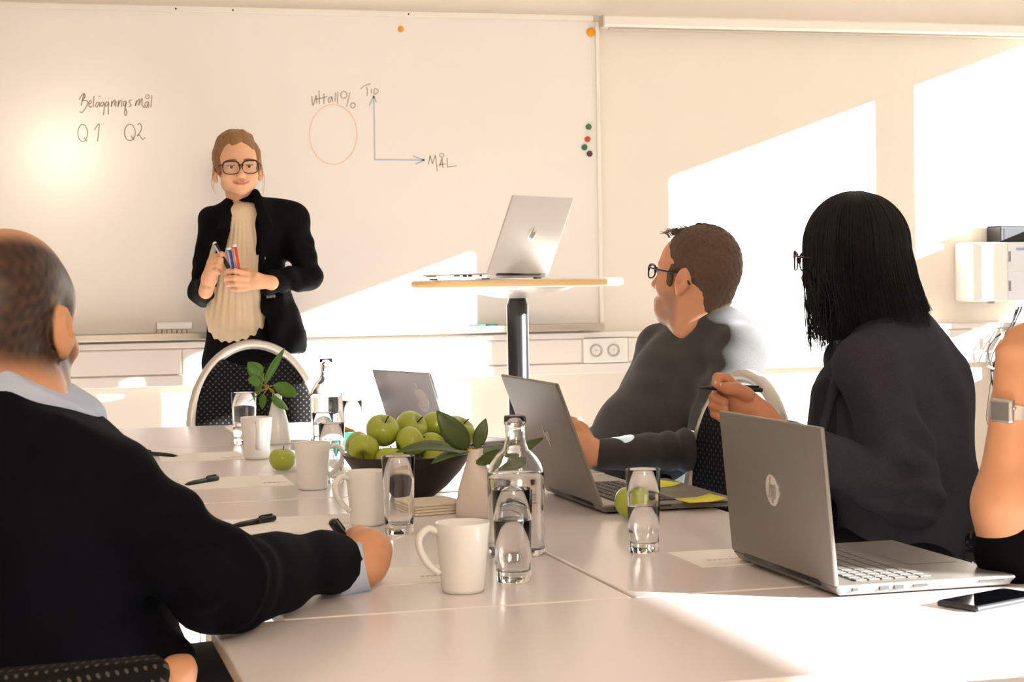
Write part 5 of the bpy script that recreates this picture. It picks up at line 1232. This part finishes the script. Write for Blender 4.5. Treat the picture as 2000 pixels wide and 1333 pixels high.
S.ecap(at(1742, 712, D0+0.02), at(1762, 830, D0+0.02), (0.165, 0.118), (0.175, 0.140), lT, 0.05); S.ecap(at(1762, 830, D0+0.02), at(1782, 1030, D0+0.02), (0.175, 0.140), (0.185, 0.160), lT, 0.05)
S.cap(at(1730, 672, D0+0.03), at(1700, 712, D0-0.14), 0.062, 0.068, 0.05); S.cap(at(1725, 672, D0+0.03), at(1672, 705, D0+0.18), 0.060, 0.062, 0.05); S.cap(at(1760, 668, D0+0.03), at(1800, 745, D0+0.02), 0.07, 0.10, 0.05)
S.cap(at(1698, 722, D0-0.14), at(1778, 965, D0-0.19), 0.072, 0.066, 0.025); S.cap(at(1778, 968, D0-0.19), at(1545, 862, DH+0.01), 0.064, 0.040, 0.02)
S.cap(at(1672, 712, D0+0.18), at(1660, 930, D0+0.22), 0.066, 0.056, 0.03); S.cap(at(1660, 930, D0+0.22), at(1560, 960, D0+0.05), 0.056, 0.045, 0.03)
S.cap(at(1640, 760, D0+0.0), at(1660, 900, D0-0.0), 0.055, 0.075, 0.04)
fl = folds([(at(1790, 985, D0-0.25), UPV+0.25*RGT, 0.055, 0.009, 0.09), (at(1800, 880, D0-0.25), UPV+0.8*RGT, 0.07, 0.007, 0.10), (at(1690, 850, D0-0.22), UPV*0.3+RGT, 0.07, 0.004, 0.12), (at(1840, 800, D0-0.12), RGT+0.3*UPV, 0.09, 0.005, 0.13)])
jk = garment('blazer', pD, base, S, 0.0065, M_BLAZER, addf(wob(31, 0.0035, 0.12), fl), it=1)
cl = spline([at(1790, 655, D0+0.02), at(1735, 645, D0-0.08), at(1690, 672, D0-0.14), at(1655, 712, D0-0.12), at(1625, 770, D0-0.06), at(1605, 850, D0-0.06)], 6)
obj('collar', tube_me('collar', [q-base for q in cl], [0.016+0.008*math.sin(math.pi*i/(len(cl)-1)) for i in range(len(cl))], 10, 0.55, UPV), M_BLAZER, jk)
S = Solid(); S.cap(at(1625, 770, D0-0.02), at(1615, 900, D0-0.02), 0.045, 0.05, 0.03)
garment('blouse', pD, base, S, 0.008, mat('dark navy cloth', '14141C', 0.8))
S = Solid()
for d in (-0.10, 0.12):
    hip = at(1790, 1110, D0+d); kn = hip+fT*0.43; S.cap(hip, kn, 0.088, 0.062, 0.03); S.cap(kn, V(kn[0], kn[1], 0.10), 0.058, 0.045, 0.03)
garment('trousers', pD, base, S, 0.010, TROUSER)
pen('slim black pen in the dark-haired woman\'s raised hand', at(1365, 758, DH-0.016), at(1488, 762, DH+0.028), r=0.0046)

# ---- seated man in a navy sweater, seen from behind
D0 = 2.52
hA = Head(at(22, 642, D0), FWD*math.cos(R(14))+RGT*math.sin(R(14))-0.10*UPV, UPV+0.05*FWD, 1.05)
base = floorpt(at(60, 1200, D0)); neckA = at(30, 800, D0-0.05)
fT = unit(0.80*RGT+0.60*FWD); lT = np.cross(UP, fT)
SH = hA.solid(False, False, neckA, 1.0)
SH.cap(hA.P(0, -0.07, -0.03), at(24, 800, D0-0.05), 0.055, 0.066, 0.03)
SH.cap(hA.P(0.0, 0.03, -0.09), at(62, 770, D0+0.03), 0.045, 0.045, 0.03)
hand = Solid(); DH = 2.70
hand.chain(pc(DH, [(650, 1120, -0.03, 0.030), (700, 1110, -0.01, 0.031)]), 0.02); hand.ell(at(720, 1083, DH+0.010), (0.027, 0.030, 0.033), np.stack([RGT, FWD, UPV], 1), 0.02)
hand.cap(at(722, 1105, DH), at(735, 1075, DH+0.01), 0.026, 0.024, 0.015); hand.cap(at(712, 1062, DH+0.015), at(700, 1048, DH+0.04), 0.021, 0.017, 0.015)
for ch in ([(716, 1050, 0.03, 0.0135), (690, 1046, 0.055, 0.011), (676, 1066, 0.07, 0.0095)], [(735, 1062, 0.03, 0.0135), (728, 1056, 0.065, 0.0115), (702, 1074, 0.085, 0.0095)], [(744, 1080, 0.025, 0.0130), (740, 1080, 0.062, 0.011), (716, 1092, 0.085, 0.0095)], [(744, 1102, 0.012, 0.0125), (742, 1104, 0.048, 0.0105), (722, 1110, 0.070, 0.009)], [(700, 1070, 0.0, 0.0145), (684, 1060, 0.035, 0.0115), (676, 1078, 0.06, 0.0095)]):
    hand.chain(pc(DH, ch), 0.006)
DL = 2.32
hand.chain(pc(DL, [(325, 1325, 0.03, 0.020), (345, 1312, 0.0, 0.018), (358, 1308, -0.0, 0.016)]), 0.015)
for k in range(4): hand.chain(pc(DL, [(352, 1294+9*k, 0.004*k, 0.0085), (366, 1292+9*k, 0.0, 0.0075), (374, 1304+9*k, 0.005, 0.006)]), 0.005)
core = Solid(); core.ecap(at(60, 1030, D0-0.06), at(90, 1250, D0-0.08), (0.12, 0.09), (0.14, 0.11), lT); core.cap(neckA, at(55, 1030, D0-0.05), 0.05, 0.05); core.cap(at(50, 940, D0-0.05), at(185, 915, D0-0.15), 0.04, 0.04); core.cap(at(185, 915, D0-0.15), at(432, 1127, 2.34), 0.04, 0.035); core.cap(at(432, 1127, 2.34), at(690, 1111, DH-0.02), 0.034, 0.026)
core.cap(at(50, 940, D0-0.05), at(-90, 885, D0+0.16), 0.04, 0.04); core.cap(at(-90, 885, D0+0.16), at(120, 1180, D0+0.15), 0.04, 0.035); core.cap(at(120, 1180, D0+0.12), at(350, 1304, DL+0.02), 0.034, 0.018)
def stubA(W):
    x, y, z = hA.loc(W).T
    fr = 1-smooth01(y, 0.03, 0.075); top = 1-0.92*smooth01(z+0.30*y-0.5*np.maximum(x*-1, 0), 0.058, 0.100)
    ear = smooth01(np.abs(x), 0.0745, 0.079)*(1-smooth01(np.abs(y+0.004), 0.030, 0.04))*(1-smooth01(np.abs(z), 0.036, 0.045))
    return (0.95+0.03*wob(77, 1.0, 0.012)(W))*fr*top*smooth01(z, -0.085, -0.035)*(1-ear)
def beardA(W):
    x, y, z = hA.loc(W).T; return 0.55*smooth01(y, 0.0, 0.022)*smooth01(-z, 0.02, 0.05)*(1-smooth01(-z, 0.118, 0.135))
M_SKA = mat('skin of the navy-sweater man', 'D29A74', attr={'stubble': '1F130D', 'beard': '5E4A3C', 'lips': '9A584A'}, **SK)
pA = person('balding man in a navy sweater writing at the table, seen from behind', base, [hm(SH, 0.0032), hm(hand, 0.003), hm(core, 0.014)], M_SKA, {'stubble': stubA, 'beard': beardA, 'lips': hA.lipmask()})
eyes(hA, pA, base, '4A5A60')
M_SHIRT = mat('pale blue shirt cotton', 'B9C6DE', 0.75, noise=0.05, nscale=200)
# shirt collar and cuff
S = Solid(); S.cap(at(26, 740, D0-0.02), at(44, 815, D0-0.04), 0.088, 0.106, 0.02); S.cap(at(66, 772, D0+0.02), at(104, 830, D0+0.03), 0.066, 0.074, 0.03)
S.planes([(-UPV-0.56*RGT, at(75, 727, D0)), (UPV, at(60, 560, D0))], at(60, 680, D0), 0.22, 0.006)
sh = garment('shirt', pA, base, S, 0.0045, M_SHIRT)
S = Solid(); S.cap(at(664, 1116, DH-0.03), at(705, 1108, DH-0.01), 0.040, 0.038, 0.01); S.cap(at(700, 1109, DH-0.01), at(760, 1098, DH+0.02), 0.034, 0.036, 0.004, -1); S.planes([(-unit(at(705, 1108, DH)-at(664, 1116, DH)), at(720, 1105, DH))], at(750, 1100, DH), 0.06, 0.003)
o = garment('shirt_cuff', pA, base, S, 0.003, M_SHIRT)
M_NAVY = mat('navy fine knit', '090A12', 0.88, spec=0.10, noise=0.25, nscale=300, bump=0.25, bscale=700)
S = Solid()
S.ecap(at(52, 905, D0-0.05), at(70, 1050, D0-0.06), (0.175, 0.12), (0.195, 0.145), lT, 0.05); S.ecap(at(70, 1050, D0-0.06), at(115, 1330, D0-0.07), (0.195, 0.145), (0.195, 0.165), lT, 0.05)
S.cap(at(40, 868, D0-0.05), at(158, 908, D0-0.14), 0.066, 0.074, 0.03); S.cap(at(30, 868, D0-0.04), at(-90, 875, D0+0.16), 0.066, 0.078, 0.03); S.cap(at(80, 862, D0-0.04), at(132, 882, D0-0.09), 0.062, 0.070, 0.03)
S.cap(at(152, 915, D0-0.15), at(424, 1138, 2.34), 0.072, 0.062, 0.035); S.cap(at(424, 1140, 2.34), at(650, 1098, DH-0.045), 0.064, 0.043, 0.03)
S.cap(at(-90, 865, D0+0.16), at(120, 1180, D0+0.15), 0.078, 0.062, 0.04); S.cap(at(120, 1180, D0+0.12), at(335, 1304, DL+0.04), 0.062, 0.032, 0.03)
S.cap(at(670, 1113, DH-0.03), at(740, 1104, DH), 0.037, 0.039, 0.004, -1); S.planes([(-unit(at(705, 1108, DH)-at(664, 1116, DH-0.02)), at(700, 1108, DH-0.02))], at(730, 1100, DH), 0.07, 0.003)
S.planes([(-UPV-0.42*RGT, at(75, 766, D0-0.05)), (UPV, at(60, 560, D0))], at(60, 690, D0), 0.22, 0.01)
fl = folds([(at(455, 1120, 2.28), unit(V(*(at(684, 1112, DH)-at(432, 1127, 2.34)))), 0.060, 0.009, 0.10), (at(600, 1115, 2.5), RGT+0.2*UPV, 0.07, 0.005, 0.10), (at(380, 1020, 2.30), RGT*0.7-UPV, 0.07, 0.006, 0.10), (at(300, 1200, 2.35), UPV+0.3*RGT, 0.08, 0.005, 0.1)])
sw = garment('sweater', pA, base, S, 0.007, M_NAVY, addf(wob(41, 0.0035, 0.12), fl), it=1)
S = Solid()
for d, e in ((-0.16, 0.06), (0.14, 0.03)):
    hip = at(130, 1400, D0+d); hip = V(hip[0], hip[1], 0.56); kn = hip+fT*0.42+UP*0.01; S.cap(hip, kn, 0.09, 0.068, 0.03); S.cap(kn, V(kn[0], kn[1], 0.10), 0.064, 0.05, 0.03)
garment('trousers', pA, base, S, 0.010, mat('dark olive trousers', '1C1B18', 0.85), wob(4, 0.004, 0.12))
pen('black pen gripped in the writing hand', at(704, 1095, DH+0.075), at(649, 1019, DH+0.03), r=0.0065)

# ---- person with a wristwatch at the right edge
D0 = 2.69
base = floorpt(at(2240, 1100, 2.78)); fT = unit(-0.9*RGT+0.3*FWD); lT = np.cross(UP, fT)
hE = Head(at(2215, 500, 2.80), -RGT*math.cos(R(25))+FWD*math.sin(R(25)), UPV, 1.0); neckE = at(2240, 680, 2.82)
SH = hE.solid(False, False, neckE)
arm = Solid()
arm.ecap(at(1972, 1075, D0), at(1968, 985, D0-0.01), (0.047, 0.046), (0.047, 0.046), RGT, 0.02); arm.ecap(at(1968, 985, D0-0.01), at(1982, 800, D0), (0.047, 0.044), (0.034, 0.030), RGT, 0.03); arm.ecap(at(1982, 800, D0), at(1992, 745, D0), (0.033, 0.028), (0.034, 0.026), RGT, 0.02)
arm.ecap(at(1994, 740, D0), at(1998, 690, D0), (0.036, 0.024), (0.042, 0.022), RGT, 0.02)
for k in range(4):
    x = 1966+15*k; arm.chain(pc(D0, [(x, 682-4*k, -0.004, 0.0125), (x+12, 656-6*k, 0.01, 0.011), (x+34, 650-8*k, 0.035, 0.010), (x+42, 668-6*k, 0.045, 0.0085)]), 0.005)
arm.chain(pc(D0, [(2008, 735, 0.02, 0.016), (2020, 705, 0.04, 0.0125), (2024, 680, 0.05, 0.010)]), 0.006)
core = Solid(); core.ecap(at(2245, 720, 2.82), at(2260, 1050, 2.82), (0.14, 0.10), (0.14, 0.11), lT); core.cap(neckE, at(2245, 740, 2.82), 0.05, 0.05); core.cap(at(2245, 740, 2.82), at(2195, 805, 2.67), 0.04, 0.04); core.cap(at(2195, 805, 2.67), at(1975, 1065, D0), 0.04, 0.035)
M_SKE = mat('tanned skin of the watch wearer', 'C98F68', attr={'lips': '9A584A'}, **SK)
pE = person('person in a black top resting an elbow on the table, wearing a wristwatch', base, [hm(SH, 0.0045), hm(arm, 0.0032), hm(core, 0.014)], M_SKE, {'lips': hE.lipmask()})
S = Solid(); hE.e(S, (0, -0.018, 0.052), (0.083, 0.1, 0.09)); hE.e(S, (0, 0.11, 0.0), (0.10, 0.085, 0.105), 0.012, -1); hE.e(S, (0, 0.02, -0.085), (0.11, 0.09, 0.075), 0.01, -1)
garment('hair', pE, base, S, 0.005, mat('dark brown hair', '2A1E18', 0.5, noise=0.3, nscale=80))
S = Solid(); S.ecap(at(2245, 730, 2.82), at(2255, 900, 2.82), (0.17, 0.11), (0.19, 0.14), lT, 0.05); S.ecap(at(2255, 900, 2.82), at(2265, 1120, 2.82), (0.19, 0.14), (0.19, 0.15), lT, 0.05)
S.cap(at(2240, 725, 2.82), at(2200, 800, 2.68), 0.065, 0.07, 0.04); S.cap(at(2240, 725, 2.82), at(2230, 780, 2.98), 0.065, 0.07, 0.04)
S.cap(at(2195, 805, 2.67), at(1985, 1068, D0), 0.072, 0.054, 0.02); S.cap(at(2230, 785, 2.98), at(2150, 1020, 2.95), 0.068, 0.055, 0.03)
S.cap(at(1985, 1062, D0), at(1985, 1080, D0), 0.055, 0.054, 0.02)
S.planes([(V(*(UPV*-0.85+RGT*0.53)), at(1958, 1013, D0)), (FWD, at(1990, 1000, D0+0.2))], at(1955, 960, D0), 0.08, 0.004)
o = garment('top', pE, base, S, 0.006, mat('black jersey', '060607', 0.9, spec=0.1), wob(6, 0.003, 0.1))
S = Solid()
for d in (-0.1, 0.12):
    hip = at(2270, 1220, 2.82+d); kn = hip+fT*0.4; S.cap(hip, kn, 0.088, 0.066, 0.03); S.cap(kn, V(kn[0], kn[1], 0.1), 0.06, 0.05, 0.03)
garment('trousers', pE, base, S, 0.012, TROUSER)
# wristwatch: strap round the wrist, case on the outer side
wc = at(1983, 806, D0); wt = thing('wristwatch', 'square dark wristwatch with a woven metal strap on a raised wrist', 'watch', wc)
ua = unit(at(1990, 750, D0)-at(1981, 830, D0)); ra = unit(RGT-ua*(RGT@ua)); fa = np.cross(ra, ua)
ring = [0.0375*math.cos(a)*ra+0.0335*math.sin(a)*fa for a in np.linspace(0, 2*math.pi, 49)]
vs, fs = [], []
for i, q in enumerate(ring):
    n_ = unit(q)
    for dq, du in ((0, -0.0105), (0.0022, -0.0105), (0.0022, 0.0105), (0, 0.0105)): vs.append(q+n_*dq+ua*du)
    if i:
        for j in range(4): fs.append((4*i-4+j, 4*i-4+(j+1) % 4, 4*i+(j+1) % 4, 4*i+j))
obj('strap', mesh('strap', vs, fs), mat('woven steel strap', 'B5B0AA', 0.4, metal=0.7, bump=0.1, bscale=1200), wt)
nd = unit(-ra*0.72-FWD*0.70); nd = unit(nd-ua*(nd@ua)); sd_ = np.cross(ua, nd); cc = nd*0.0385
RM = Matrix(((sd_[0], nd[0], ua[0]), (sd_[1], nd[1], ua[1]), (sd_[2], nd[2], ua[2])))
cs = obj('watch_case', box_me('watch_case', (0, 0.002, 0), (0.037, 0.0105, 0.037), 0.005, seg=4), mat('silver watch case', 'C9C4BE', 0.25, metal=0.8), wt, cc); cs.rotation_euler = RM.to_euler()
obj('watch_face', box_me('watch_face', (0, 0.0076, 0), (0.033, 0.0012, 0.033), 0.0005), mat('dark watch glass', '1E1612', 0.3), cs)
obj('crown', tube_me('crown', [(0.0185, 0.002, 0.006), (0.021, 0.002, 0.006)], 0.003, 10), mat('silver watch case', 'C9C4BE'), cs)
